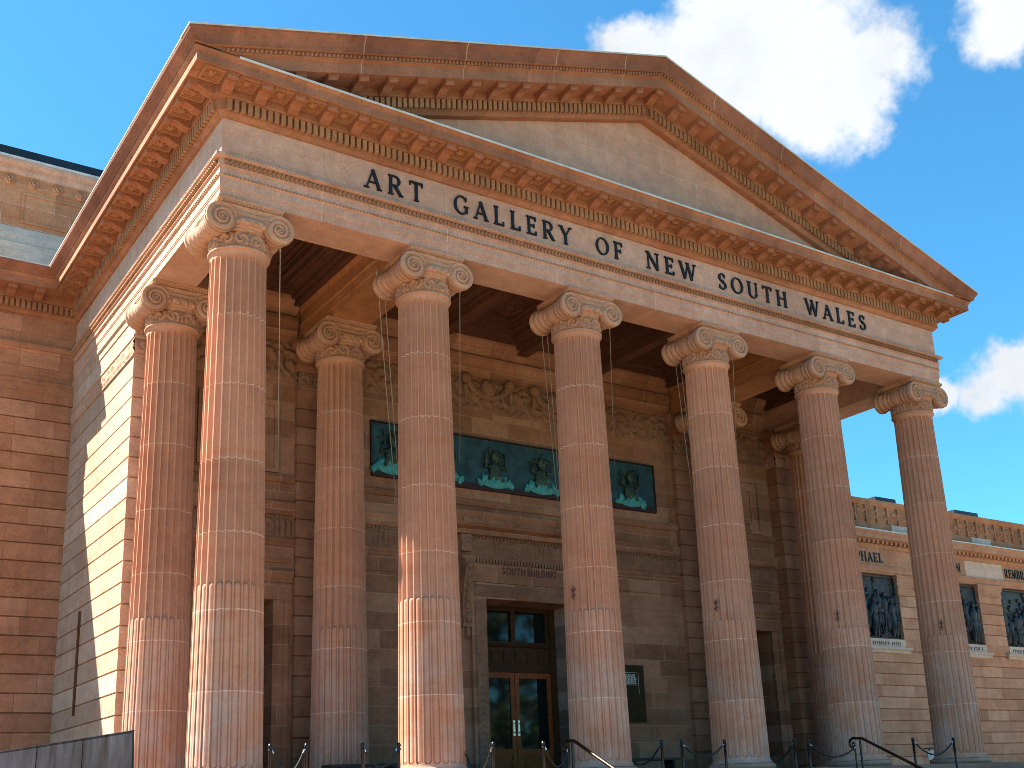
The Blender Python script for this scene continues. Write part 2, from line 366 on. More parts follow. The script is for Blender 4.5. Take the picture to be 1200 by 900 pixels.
# lead on the cornice
ld = MB(); ld.sweep([(.835, 12.925), (.85, 12.925), (.85, 12.968), (.2, 13.035), (.2, 13.02), (.835, 12.955)], FULL[3:5])
ld.build('lead_flashing', 'lead', cornice)
# eaves gutter moulding on the sides
SP = [(.76, 12.952), (.845, 12.952), (.87, 12.99), (.875, 13.02), (.93, 13.07), (.975, 13.13), (.985, 13.16), (.985, 13.19), (.5, 13.19), (.5, 12.952)]
for side_, pth, pre, post in ((0, [FULL[0], FULL[1], FULL[2], FULL[3]], None, (0, -1)), (1, [FULL[4], FULL[5], FULL[6], FULL[7]], (0, -1), None)):
    k = MB(); k.sweep(SP, pth, pre, post); gut = k.build('eaves_moulding', 'sima', B)
    k = MB(); k.sweep([(.5, 13.192), (.995, 13.192), (.995, 13.222), (.5, 13.222)], pth, pre, post); k.build('lead_flashing', 'lead', gut)

# raking cornice
def T(x): return 13.19 + SL * ((x if x <= 10 else 20 - x) + A + .99)
SM = [(.99, 0), (.99, -.035), (.965, -.06), (.93, -.13), (.90, -.24), (.895, -.322), (.6, -.322), (.6, 0)]
RP = [(.89, -.325), (.89, -.335), (.815, -.345), (.815, -.435), (.835, -.445), (.835, -.465), (.785, -.48), (.77, -.49), (.77, -.735), (.74, -.735), (.74, -.72), (.22, -.72), (.22, -.86), (.21, -.885), (.125, -.895), (.125, -1.13), (.10, -1.14), (.065, -1.18), (.05, -1.21), (0, -1.215), (-.3, -1.215), (-.3, -.325)]
N = 96
def rake_sweep(prof):
    mb = MB(); rings = []
    for i in range(N + 1):
        ring = []
        for o, h in prof:
            x0, x1 = -A - max(o, 0), XR + A + max(o, 0); x = x0 + (x1 - x0) * i / N
            if i == N // 2: x = 10.0
            ring.append((x, -A - o, max(12.972 if o > .5 else 12.9, T(x) + h)))
        rings.append(ring)
    return mb.strip(rings)
rake = rake_sweep(RP).build('raking_cornice', 'cornice', B)
rake_sweep(SM).build('raking_moulding', 'sima', B)
rds = (MB(), MB())
for i in range(-1, 152):
    x = -.2 + .1333 * i + .0667
    if abs(x - 10) < .05 or T(x) - .9 < 13.0: continue
    dentil(rds[x > 10], Vector((x, -A)), Vector((1, 0)), Vector((0, -1)), .043, .12, .205, T(x) - 1.12, T(x) - .90, SL if x < 10 else -SL)
for rd in rds: rd.build('dentil_course', 'bed', rake)
res_ = (MB(), MB())
for i in range(0, 245):
    x = -1.2 + i * .0915
    z = T(x) - .392
    if x > 21.2 or z < 13.03: continue
    res_[x > 10].blob((x, -A - .83, z), (.032, .045, .043), 6, 4)
for re_ in res_: re_.build('bead_moulding', 'cornice', rake)
for kx in range(-1, 32):
    x = kx * .6667
    if T(x) - .72 < 13.12: continue
    put(bm0 if abs(x - 10) < .1 else bmU if x < 10 else bmD, (x, -A, T(x) - .72), 0, rake)
lc = MB(); rings = []
for i in range(N + 1):
    x = -A - 1.005 + (XR + 2 * A + 2.01) * i / N; x = 10.0 if i == N // 2 else x; z = T(x)
    rings.append([(x, -A - .5, z + .002), (x, -A - 1.005, z + .002), (x, -A - 1.005, z + .035), (x, -A - .5, z + .035)])
lc.strip(rings); lc.build('lead_flashing', 'lead', rake)
# pale pointing between the rake stones
for x in (1.9, 4.3, 6.7, 8.75, 11.6, 13.9, 16.2, 18.4):
    t = T(x)
    pr = [(o + .004, h) for o, h in SM[:6] + RP[1:9]]
    jn = MB(); rings = [[(xx, -A - o, T(xx) + h) for o, h in pr] + [(xx, -A - .7, T(xx) - .735), (xx, -A - .7, T(xx))] for xx in (x - .011, x + .011)]
    jn.strip(rings); jn.build('pointing', 'capital', rake)

ty = MB(); ty.add([(-.4, -.5, 12.9), (20.4, -.5, 12.9), (20.4, -.5, T(20.4) - 1.1), (10, -.5, T(10) - 1.1), (-.4, -.5, T(-.4) - 1.1), (-.4, -.1, 12.9), (20.4, -.1, 12.9), (20.4, -.1, T(20.4) - 1.1), (10, -.1, T(10) - 1.1), (-.4, -.1, T(-.4) - 1.1)],
       [(0, 1, 2, 3, 4), (9, 8, 7, 6, 5), (0, 5, 6, 1), (1, 6, 7, 2), (2, 7, 8, 3), (3, 8, 9, 4), (4, 9, 5, 0)])
ty.build('tympanum', 'tymp', B)
for s in (-1, 1):
    rf = MB(); xs = (10, 10 + s * 11.4); zz = (T(10), T(10) - SL * 11.4)
    rf.hexa([(xs[0], -1.0, zz[0] - .12), (xs[1], -1.0, zz[1] - .12), (xs[1], 10.9, zz[1] - .12), (xs[0], 10.9, zz[0] - .12)], [(xs[0], -1.0, zz[0] - .02), (xs[1], -1.0, zz[1] - .02), (xs[1], 10.9, zz[1] - .02), (xs[0], 10.9, zz[0] - .02)])
    rf.build('roof', 'roof', B)

# ------------------------------------------------------------------ lettering
tk, tn = .14, .066
def Ls(x0, y0, x1, y1, w): return ('L', x0, y0, x1, y1, w)
def Sf(x, y, l=.13): return ('L', x - l, y + (.028 if y < .5 else -.028), x + l, y + (.028 if y < .5 else -.028), .056)
def Ar(cx, cy, rx, ry, a0, a1): return ('C', cx, cy, rx, ry, a0, a1)
G = {
 'A': (.84, [Ls(.09, 0, .42, .98, tn), Ls(.40, .98, .74, 0, tk), Ls(.22, .33, .60, .33, tn), Sf(.09, 0), Sf(.74, 0)]),
 'R': (.80, [Ls(.17, 0, .17, 1, tk), Ls(.17, .965, .42, .965, .07), Ls(.17, .49, .42, .49, .07), Ar(.40, .728, .20, .237, -90, 90), Ls(.38, .49, .70, 0, tk), Sf(.17, 0), Sf(.17, 1), Sf(.71, 0, .1)]),
 'P': (.70, [Ls(.17, 0, .17, 1, tk), Ls(.17, .965, .42, .965, .07), Ls(.17, .45, .42, .45, .07), Ar(.40, .708, .20, .257, -90, 90), Sf(.17, 0), Sf(.17, 1)]),
 'B': (.74, [Ls(.17, 0, .17, 1, tk), Ls(.17, .965, .40, .965, .07), Ls(.17, .53, .42, .53, .07), Ls(.17, .035, .42, .035, .07), Ar(.38, .748, .18, .217, -90, 90), Ar(.40, .283, .23, .247, -90, 90), Sf(.17, 0), Sf(.17, 1)]),
 'D': (.86, [Ls(.17, 0, .17, 1, tk), Ls(.17, .965, .38, .965, .07), Ls(.17, .035, .38, .035, .07), Ar(.36, .5, .36, .465, -90, 90), Sf(.17, 0), Sf(.17, 1)]),
 'T': (.78, [Ls(.39, 0, .39, 1, tk), Ls(.05, .955, .73, .955, .09), Sf(.39, 0), Ls(.07, .98, .07, .78, .06), Ls(.71, .98, .71, .78, .06)]),
 'G': (.88, [Ar(.46, .5, .36, .465, 45, 325), Ls(.74, .42, .74, .10, .14), Ls(.60, .44, .86, .44, .06), Ls(.72, .95, .72, .72, .06)]),
 'L': (.70, [Ls(.19, 0, .19, 1, tk), Ls(.19, .045, .62, .045, .09), Ls(.61, 0, .61, .24, .07), Sf(.19, 1), Sf(.14, 0, .1)]),
 'E': (.72, [Ls(.19, 0, .19, 1, tk), Ls(.19, .045, .62, .045, .09), Ls(.19, .955, .60, .955, .09), Ls(.19, .51, .48, .51, .08), Ls(.61, 0, .61, .22, .07), Ls(.59, 1, .59, .78, .07), Ls(.49, .40, .49, .62, .06), Sf(.12, 0, .08), Sf(.12, 1, .08)]),
 'F': (.68, [Ls(.19, 0, .19, 1, tk), Ls(.19, .955, .60, .955, .09), Ls(.19, .50, .48, .50, .08), Ls(.59, 1, .59, .78, .07), Ls(.49, .39, .49, .61, .06), Sf(.19, 0), Sf(.12, 1, .08)]),
 'Y': (.82, [Ls(.41, 0, .41, .5, tk), Ls(.41, .46, .10, 1, tk), Ls(.41, .46, .72, 1, tn), Sf(.41, 0), Sf(.10, 1), Sf(.72, 1, .1)]),
 'O': (.92, [Ar(.46, .5, .37, .465, 0, 360)]),
 'N': (.92, [Ls(.16, 0, .16, 1, tn), Ls(.15, .98, .76, .02, tk), Ls(.76, 0, .76, 1, tn), Sf(.16, 0, .12), Sf(.12, 1, .1), Sf(.76, 1, .12)]),
 'W': (1.16, [Ls(.08, 1, .36, .0, tk), Ls(.36, .0, .60, .96, tn), Ls(.57, 1, .82, .0, tk), Ls(.82, .0, 1.06, 1, tn), Sf(.08, 1, .11), Sf(.56, 1, .1), Sf(1.06, 1, .1)]),
 'S': (.66, [Ar(.33, .735, .19, .225, 25, 255), Ar(.33, .262, .21, .232, 75, -155), Ls(.51, .95, .51, .74, .06), Ls(.12, .05, .12, .28, .06), Ls(.27, .535, .42, .465, .16)]),
 'U': (.86, [Ls(.17, .30, .17, 1, tk), Ls(.69, .28, .69, 1, tn), Ar(.43, .30, .26, .265, 180, 360), Sf(.17, 1), Sf(.69, 1, .11)]),
 'H': (.90, [Ls(.17, 0, .17, 1, tk), Ls(.71, 0, .71, 1, tk), Ls(.17, .51, .71, .51, .075), Sf(.17, 0), Sf(.17, 1), Sf(.71, 0), Sf(.71, 1)]),
 'I': (.40, [Ls(.20, 0, .20, 1, tk), Sf(.20, 0), Sf(.20, 1)]),
 'M': (1.04, [Ls(.13, 0, .20, 1, tn), Ls(.19, .98, .52, .05, tk), Ls(.52, .05, .82, .98, tn), Ls(.82, 1, .89, 0, tk), Sf(.13, 0, .1), Sf(.89, 0, .12), Sf(.14, 1, .1), Sf(.86, 1, .1)]),
}
def word(text, x0, x1, zb, hgt, y, depth, gap=.10):
    mb = MB(); tot = sum(G[c][0] for c in text) + gap * (len(text) - 1); sx = (x1 - x0) / tot; cx = x0; n = 0
    for ch in text:
        wd, st = G[ch]
        for s in st:
            n += 1; yf = y - depth - .0004 * (n % 9)
            def poly(pts):
                k = len(pts); mb.add([(cx + px * sx, yf, zb + py * hgt) for px, py in pts] + [(cx + px * sx, y, zb + py * hgt) for px, py in pts], [tuple(range(k)), tuple(range(2 * k - 1, k - 1, -1))] + [(i, (i + 1) % k, k + (i + 1) % k, k + i) for i in range(k)])
            if s[0] == 'L':
                _, a, bb, c, d, w = s; asp = hgt / sx; dx, dy = (c - a), (d - bb) * asp; L = hypot(dx, dy); nx, ny = -dy / L * w / 2, dx / L * w / 2 / asp
                poly([(a + nx, bb + ny), (a - nx, bb - ny), (c - nx, d - ny), (c + nx, d + ny)])
            else:
                _, ax, ay, rx, ry, a0, a1 = s; K = max(6, int(abs(a1 - a0) / 15))
                for i in range(K):
                    q = []
                    for t, sg in ((i, 1), (i + 1, 1), (i + 1, -1), (i, -1)):
                        an = radians(a0 + (a1 - a0) * t / K); w = tn * .9 + (tk - tn * .9) * abs(cos(an)); wy = .07 + .02 * abs(cos(an))
                        q.append((ax + (rx + sg * w / 2) * cos(an), ay + (ry + sg * wy / 2) * sin(an)))
                    poly(q)
        cx += (wd + gap) * sx
    return mb
for t, x0, x1 in (('ART', 2.34, 3.70), ('GALLERY', 4.42, 7.54), ('OF', 8.22, 9.03), ('NEW', 9.72, 11.33), ('SOUTH', 12.05, 14.53), ('WALES', 15.20, 17.62)):
    word(t, x0, x1, 11.56, .44, -A - .002, .035, .30).build('lettering', 'letter', frieze)

# ------------------------------------------------------------------ columns
def Rz(z): return .639 - .0123 * z
def column_mesh():
    ts = (0, .16, .19, .24, .32, .44, .58, .72, .84, .92, .97); nf = 24
    h = .075; zt, zb, zc = 9.50, .27, 3.36
    zs = [.15, .17, .19, .22, .255] + [zb + h * k / 5 for k in range(0, 7)] + [.6, 1.2, 1.9, 2.6, 3.1] + [zc - h * 1.2 + h * 1.2 * k / 7 for k in range(9)] + [3.6, 4.3, 5, 5.8, 6.6, 7.4, 8.2, 8.9, 9.3] + [zt - h * 1.2 + h * 1.2 * k / 7 for k in range(9)] + [9.54, 9.57, 9.60]
    rings = []
    for z in sorted(set(zs)):
        r0 = Rz(z)
        if z < .255: r0 += .085 * ((.255 - z) / .105) ** 2
        if z > 9.51: r0 += .03 * ((z - 9.51) / .09) ** 2
        ring = []
        for f in range(nf):
            for t in ts:
                dep = 0.
                if t > .161:
                    c = 2 * (t - .16) / .84 - 1
                    e = max(0, (z - (zt - h)) / h, ((zb + h) - z) / h)
                    q = 1 - c * c - e * e
                    if q > 0: dep = .078 * sqrt(q)
                    if z < zc:
                        ec = max(0, (z - (zc - h)) / h, ((zb + h) - z) / h); q2 = 1 - c * c - ec * ec
                        if q2 > 0: dep = min(dep, .050 * (1 - sqrt(q2)) + .006)
                a = 2 * pi * (f + t) / nf; r = r0 - dep; ring.append((r * cos(a), r * sin(a), z))
        rings.append(ring)
    mb = MB(); mb.strip(rings); me = mb.mesh('column'); me.materials.append(M['column']); return me
def base_mesh():
    mb = MB(); pr = []
    for k in range(13):
        a = -pi / 2 + pi * k / 12; pr.append((.69 + .065 * cos(a), .078 + .07 * sin(a)))
    mb.lathe([(.3, .008)] + pr + [(.66, .15), (.3, .155)], n=64); me = mb.mesh('base'); me.materials.append(M['column']); return me

VC, VR = 10.115, .295
def capital_mesh():
    mb = MB()
    # astragal
    mb.lathe([(.50, 9.598)] + [(.545 + .035 * cos(-pi / 2 + pi * k / 8), 9.635 + .036 * sin(-pi / 2 + pi * k / 8)) for k in range(9)] + [(.50, 9.672)], n=48)
    # carved necking
    n, m = 240, 14; rings = []
    for j in range(m + 1):
        z = 9.67 + .31 * j / m; ring = []
        for i in range(n):
            a = 2 * pi * i / n; u = i / n * 12; cu = (u % 1) - .5; cv = (j / m - .5) * .95
            s = 1 if int(u) % 2 else -1
            rr = hypot(cu, cv); th = atan2(cv, cu * s)
            hgt = .5 + .5 * cos(th * 2 - 17 * rr) if rr < .48 else .5 + .5 * cos(26 * (cu + cv * s))
            hgt = hgt * min(1, 6 * (j / m) + .1) * min(1, 6 * (1 - j / m) + .1)
            r = .512 + .066 * hgt; ring.append((r * cos(a), r * sin(a), z))
        rings.append(ring)
    mb.strip(rings, True, False, True)
    # echinus with eggs
    mb.lathe([(.52, 9.96), (.57, 9.975), (.585, 9.995), (.57, 10.015), (.60, 10.03), (.66, 10.09), (.68, 10.15), (.66, 10.2), (.5, 10.22)], n=48)
    for k in range(24):
        a = 2 * pi * (k + .5) / 24; mb.blob((.655 * cos(a), .655 * sin(a), 10.10), (.05, .05, .062), 8, 6)
        a = 2 * pi * k / 24; mb.blob((.645 * cos(a), .645 * sin(a), 10.09), (.014, .014, .06), 5, 4)
    # volutes
    nr, na = 34, 72
    for sy in (-1, 1):
        for sx in (-1, 1):
            cx = sx * .56; yf = sy * .60; vs = []
            for j in range(nr + 1):
                rho = 1 - .965 * j / nr
                for i in range(na):
                    th = 2 * pi * i / na
                    ph = (math.log(1 / rho) * 1.55 + (th - pi / 2) / (2 * pi)) % 1.0
                    if rho < .15: hh = .045 * sqrt(max(0, 1 - (rho / .16) ** 2)) + .012
                    else:
                        rid = 1.0 if (ph < .12 or ph > .90) else (.55 * (2 * abs((ph - .51) / .39)) ** 2 if abs(ph - .51) < .39 else 1)
                        rid = min(rid, 1.0); hh = .050 * rid + .022 * (1 - rho)
                    if j == 0: hh = .03
                    r = VR * rho; vs.append((cx + sx * -1 * r * cos(th) * -1, yf + sy * hh, VC + r * sin(th)))
            fs = [(j * na + i, j * na + (i + 1) % na, (j + 1) * na + (i + 1) % na, (j + 1) * na + i) for j in range(nr) for i in range(na)]
            fs.append(tuple(range(nr * na, nr * na + na))); mb.add(vs, fs, True)
            mb.lathe([(VR, yf + sy * .03), (VR, yf - sy * .05)], (cx, 0, VC), 48, 'y')
    # bolsters
    for sx in (-1, 1):
        pr = []
        for k in range(49):
            y = -.56 + 1.12 * k / 48; t = abs(y) / .56
            r = VR * (.66 + .33 * t ** 1.6) + .012 * (1 if (k % 6) < 3 else -.4)
            if abs(y) < .09: r = VR * .72 + .015
            pr.append((r, y))
        mb.lathe(pr, (sx * .56, 0, VC), 32, 'y')
    # canalis front and back
    for sy in (-1, 1):
        nu, nv = 30, 12; vs = []
        for j in range(nv + 1):
            for i in range(nu + 1):
                x = -.60 + 1.20 * i / nu; sag = .05 * cos(pi * x / 1.2)
                zb_ = VC + .105 - sag; zt_ = VC + VR - .002 - sag * .15
                v = j / nv; d = .044 if (v < .12 or v > .88 or .45 < v < .52) else .010 + .02 * (2 * abs(v - .5)) ** 2
                if j == 0: d = -.05
                vs.append((x, sy * (.60 + d), zb_ + (zt_ - zb_) * v))
        mb.add(vs, [(j * (nu + 1) + i, j * (nu + 1) + i + 1, (j + 1) * (nu + 1) + i + 1, (j + 1) * (nu + 1) + i) for j in range(nv) for i in range(nu)], True)
    mb.box(-.58, .58, -.59, .59, 10.16, 10.42)
    # abacus
    mb.sweep([(0, 10.405), (.0, 10.425), (.045, 10.47), (.065, 10.50), (.065, 10.538), (-.1, 10.538), (-.1, 10.405)], [(-.58, .60), (-.58, -.60), (.58, -.60), (.58, .60), (-.58, .60)])
    for sx in range(-9, 10):
        for sy in (-1, 1):
            mb.blob((sx * .0645, sy * .643, 10.462), (.024, .022, .036), 6, 4); mb.blob((sy * .623, sx * .0645, 10.462), (.022, .024, .036), 6, 4)
    me = mb.mesh('capital'); me.materials.append(M['capital']); return me
colM, baseM, capM = column_mesh(), base_mesh(), capital_mesh()
POS = [(0, 0), (4, 0), (8, 0), (12, 0), (16, 0), (20, 0), (0, 4), (4, 4), (16, 4), (20, 4)]
for i, (x, y) in enumerate(POS):
    c = link('column', colM, B); c.location = (x, y, 0); c.rotation_euler = (0, 0, 2 * pi / 24 * (i * 5 % 24))
    for nm, me in (('capital', capM), ('base', baseM)):
        k = link(nm, me, c); k.rotation_euler = (0, 0, -c.rotation_euler.z)

M['ornament'] = plain('dark_bronze_ornament', (.13, .065, .045), .7, .1, .5, 12)
for x, z in ((8, 3.70), (12, 3.66), (16, 3.62), (20, 3.58)):   # small dark bronze creatures fixed to four shafts
    par_ = [o for o in B.children if o.name.startswith('column') and abs(o.location.x - x) < .1 and abs(o.location.y) < .1][0]
    k = MB(); k.tube([(.02, 0, -.17), (-.02, -.03, -.10), (.01, -.045, -.02), (0, -.045, .07), (.01, -.03, .15)], [.008, .018, .03, .026, .016], 7); k.blob((.01, -.03, .16), (.022, .022, .032), 7, 5)
    for sg in (-1, 1):
        k.tube([(0, -.03, .07), (sg * .06, -.02, .09), (sg * .07, -.01, .14)], [.014, .011, .008], 5); k.tube([(0, -.03, -.04), (sg * .06, -.02, -.06), (sg * .075, -.01, -.11)], [.014, .011, .008], 5)
    o = k.build('bronze_ornament', 'ornament', par_); an = radians(195 + (x - 8) * 1.6); r_ = Rz(z) + .005
    rz_ = par_.rotation_euler.z; o.location = (r_ * cos(an - rz_), r_ * sin(an - rz_), z); o.rotation_euler = (0, 0, an - rz_ + pi / 2); o.scale = (.8, .8, .8)

# ------------------------------------------------------------------ porch: beams, ceiling
def beam(x0, x1, y0, y1):
    bms = MB(); path = [(x0, y1), (x0, y0), (x1, y0), (x1, y1), (x0, y1)]
    bms.sweep([(0, ZS), (0, 10.72), (.02, 10.73), (.02, 10.95), (.05, 10.98), (.05, 11.02), (.03, 11.03), (.03, 11.3), (.11, 11.42), (.11, 11.48), (-.02, 11.48), (-.02, ZS)], path)
    bms.box(x0 + .012, x1 - .012, y0 + .012, y1 - .012, ZS + .003, 11.3); bms.build('ceiling_beam', 'soffit', B)
for x in (4, 16): beam(x - .5, x + .5, .32, 5.3)
cl = MB()
cl.box(.2, 19.8, .2, 5.3, 12.02, 12.15)
def nest(x0, x1, y0, y1, z, steps):
    for k, (w, dz) in enumerate(steps):
        for (a0, a1, b0, b1) in ((x0, x1, y0, y0 + w), (x0, x1, y1 - w, y1), (x0, x0 + w, y0 + w, y1 - w), (x1 - w, x1, y0 + w, y1 - w)):
            cl.box(a0 + .001 * k, a1 - .001 * k, b0 + .001 * k, b1 - .001 * k, z, 12.021)
        x0 += w; x1 -= w; y0 += w; y1 -= w; z += dz
steps = ((.16, .12), (.10, .10), (.22, .03), (.10, .13), (.14, .12), (.08, .06), (.12, .08))
for x0, x1 in ((.29, 3.39), (16.61, 19.71)): nest(x0, x1, .33, 5.18, 11.40, steps)
for k in range(4):
    x0 = 4.61 + k * 2.695; nest(x0, x0 + 2.69, .33, 5.18, 11.36, steps)
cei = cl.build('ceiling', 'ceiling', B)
for x, y in [(1.84, 2.75), (18.16, 2.75)] + [(4.61 + (k + .5) * 2.695, yy) for k in range(4) for yy in (1.55, 3.6)]:
    mb = MB(); mb.lathe([(0.02, -.14), (.08, -.13), (.12, -.07), (.2, -.05), (.3, -.1), (.42, -.09), (.47, -.02), (.52, 0)], (0, 0, 0), 24)
    for k in range(10):
        a = 2 * pi * k / 10; mb.blob((.31 * cos(a), .31 * sin(a), -.07), (.09, .09, .06), 6, 4)
    o = mb.build('ceiling_rose', 'ceiling', cei); o.location = (x, y, 12.02)

# ------------------------------------------------------------------ porch: walls
JT = [.17 + .454 * k for k in range(-4, 21)]
def rust(z0, z1, joints, depth=.045, g=.019, back=-.45):
    pr = [(0, z0)]
    for j in joints:
        if z0 + .05 < j < z1 - .05: pr += [(0, j - g), (-depth, j - g * .3), (-depth, j + g * .3), (0, j + g)]
    return pr + [(0, z1), (back, z1), (back, z0)]
# side walls (anta at the front end, running back to the main block)
NECK0, NECK1 = 9.28, 9.72
W_ = .58; sides = {}
for xc, inner in ((0, 1), (XR, -1)):
    if inner == 1: path = [(xc - W_, YW + .02), (xc - W_, 4.78), (xc + W_, 4.78), (xc + W_, YB + .1)]
    else: path = [(xc - W_, YB + .1), (xc - W_, 4.78), (xc + W_, 4.78), (xc + W_, YW + .02)]
    sw = MB(); sw.sweep(rust(-2., NECK0, JT, back=-.3), path)
    sw.sweep([(0, NECK1), (.03, NECK1 + .02), (.03, 9.80), (.0, 9.82), (.0, 10.2), (.02, 10.22), (.02, 10.36), (.06, 10.42), (.06, 10.535), (-.3, 10.535), (-.3, NECK1)], path)
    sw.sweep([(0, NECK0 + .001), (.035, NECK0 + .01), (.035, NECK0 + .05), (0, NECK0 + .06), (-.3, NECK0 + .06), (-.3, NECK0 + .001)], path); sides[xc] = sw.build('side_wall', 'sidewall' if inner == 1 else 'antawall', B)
def scroll(P, V):
    def h(u, v):
        c = u / P; cu = (c % 1) - .5; cv = (v / V - .5) * V / P; s = 1 if int(c) % 2 else -1
        rr = hypot(cu, cv); th = atan2(cv * s, cu)
        e = .5 + .5 * cos(2 * th - 15 * rr) if rr < .46 else .5 + .5 * cos(21 * (cu * s + cv))
        e += .35 * mnoise.noise((u * 9, v * 9, 3.1))
        return e * min(1, 8 * v / V) * min(1, 8 * (1 - v / V))
    return h
def carved(mb, o, u, n, U, V, h, amp, res=.035):
    mb.grid(o, u, (0, 0, 1), n, U, V, max(4, int(U / res)), max(6, int(V / res)), lambda a, c: amp * h(a, c))
V = NECK1 - NECK0 - .06; hs = scroll(.42, V)
for xc in (0, XR):
    sx = -1 if xc == 0 else 1; ck = MB()
    carved(ck, (xc + sx * W_, YW if sx < 0 else 4.78, NECK0 + .06), (0, -1 if sx < 0 else 1, 0), (sx, 0, 0), YW - 4.78, V, hs, .04)
    carved(ck, (xc - W_, 4.78, NECK0 + .06), (1, 0, 0), (0, -1, 0), 2 * W_, V, hs, .04)
    carved(ck, (xc - sx * W_, 4.78, NECK0 + .06), (0, 1, 0), (-sx, 0, 0), .45, V, hs, .04)
    ck.build('carved_band', 'capital', sides[xc])
# long dark slot of a lost downpipe on the left flank
sl_ = MB(); sl_.box(-.625, -.579, 8.10, 8.19, 1.78, 4.15); sl_.build('downpipe_chase', 'ceiling', sides[0])

wl = MB()
def wallpiece(x0, x1, z0, z1): wl.box(x0, x1, YB, YB + 1.2, z0, z1)
DW = 1.38
OX = ((.3, 1.1), (2.9, 10 - DW), (10 + DW, 17.1), (18.9, 19.7))
for x0, x1 in OX: wallpiece(x0, x1, -1, 4.16)
wallpiece(.3, 10 - DW, 4.163, 4.53); wallpiece(10 + DW, 19.7, 4.163, 4.53); wallpiece(.3, 19.7, 4.533, 12.1)
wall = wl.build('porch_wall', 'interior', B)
# pilasters
for xc in (4, 16):
    pb = MB(); path = [(xc - .62, YB + .05), (xc - .62, YB - .16), (xc + .62, YB - .16), (xc + .62, YB + .05)]
    pb.sweep(rust(0, 9.28, JT, back=-.14), path); pb.sweep([(0, 9.29), (.03, 9.3), (.03, 9.36), (-.14, 9.36), (-.14, 9.29)], path)
    pb.sweep([(0, 9.74), (.05, 9.76), (.05, 9.9), (.02, 9.92), (.02, 10.3), (.1, 10.45), (.1, 10.535), (-.14, 10.535), (-.14, 9.74)], path)
    o = pb.build('pilaster', 'pilaster', B)
    k = MB(); carved(k, (xc - .62, YB - .165, 9.36), (1, 0, 0), (0, -1, 0), 1.24, .38, scroll(.31, .38), .05, .025); carved(k, (xc - .62, YB, 9.36), (0, -1, 0), (-1, 0, 0), .16, .38, scroll(.31, .38), .04, .025); k.build('pilaster_capital', 'carved', o)
# horizontal mouldings over each bay
BAYS = ((.58, 3.38), (4.62, 15.38), (16.62, 19.42))
def flutes(u, v):
    P = 1.42; V = .46; cu = (u % P) - P / 2; cv = v - V / 2; r = hypot(cu, cv)
    if r < .20: return .5 + .5 * cos(r / .2 * 7) * (.6 + .4 * cos(6 * atan2(cv, cu)))
    e = .5 + .5 * cos(2 * pi * u / .142 * 1.0)
    return (e if .05 < v < V - .05 else .0) + .2 * mnoise.noise((u * 12, v * 12, 1))
for i, (x0, x1) in enumerate(BAYS):
    cf = MB(); fl = MB()
    def mould(pr): k = MB(); k.sweep(pr, [(x0, YB - .001), (x1, YB - .001)]); k.build('wall_moulding', 'interior', wall)
    mould([(0, 10.55), (.06, 10.56), (.06, 10.66), (.12, 10.75), (.12, 10.84), (.2, 11.0), (.2, 11.1), (-.02, 11.1), (-.02, 10.55)])
    mould([(0, 11.2), (.05, 11.2), (.22, 11.42), (.30, 11.50), (.30, 11.62), (-.02, 11.62), (-.02, 11.2)])
    mould([(0, 6.93), (.05, 6.95), (.10, 7.02), (.10, 7.07), (.05, 7.09), (.05, 7.14), (-.02, 7.14), (-.02, 6.93)])
    mould([(0, 6.14), (.05, 6.16), (.08, 6.2), (.08, 6.32), (.12, 6.38), (.12, 6.45), (-.02, 6.45), (-.02, 6.14)])
    mould([(0, 5.42), (.03, 5.44), (.03, 5.50), (.07, 5.54), (.07, 5.60), (-.02, 5.60), (-.02, 5.42)])
    mould([(0, 5.02), (.04, 5.04), (.04, 5.10), (-.02, 5.10), (-.02, 5.02)])
    for z0, z1 in ((9.58, 10.50),): carved(cf, (x0, YB - .004, z0), (1, 0, 0), (0, -1, 0), x1 - x0, z1 - z0, scroll(.78, .92), .09, .035)
    carved(fl, (x0, YB - .004, 5.62), (1, 0, 0), (0, -1, 0), x1 - x0, .50, flutes, .055, .02)
    n = int((x1 - x0) / .11)
    for k in range(n): fl.box(x0 + k * .11 + .02, x0 + k * .11 + .085, YB - .05, YB, 6.135 - .055, 6.135)
    cf.build('carved_frieze', 'carved', wall); fl.build('fluted_frieze', 'carved', wall)
# swags / cartouche above the bronze panel
for xc in (8.9, 11.1):
    k = MB()
    for t in range(15):
        a = pi * t / 14; k.blob((xc - .62 * cos(a), YB - .10, 10.42 - .42 * sin(a)), (.11, .09, .10), 7, 5)
    k.blob((xc, YB - .1, 10.25), (.24, .12, .28), 10, 7); k.blob((xc, YB - .16, 10.27), (.14, .1, .17), 8, 6)
    for s in (-1, 1):
        k.blob((xc + s * .70, YB - .1, 10.45), (.16, .12, .16), 8, 6); k.blob((xc + s * .72, YB - .1, 10.12), (.07, .07, .24), 6, 5)
    k.build('carved_swag', 'carved', wall)
# raised panels above the side doors
for xc in (2, 18):
    k = MB()
    for (a0, a1, z0, z1, o) in ((-.98, .98, 8.80, 8.94, .06), (-.98, .98, 6.98 + .18, 7.28, .06), (-.98, -.86, 7.28, 8.80, .06), (.86, .98, 7.28, 8.80, .06), (-.62, .62, 8.52, 8.6, .035), (-.62, .62, 7.45, 7.53, .035), (-.62, -.54, 7.53, 8.52, .035), (.54, .62, 7.53, 8.52, .035)):
        k.box(xc + a0, xc + a1, YB - o, YB + .01, z0, z1)
    k.build('wall_panel', 'interior', wall)
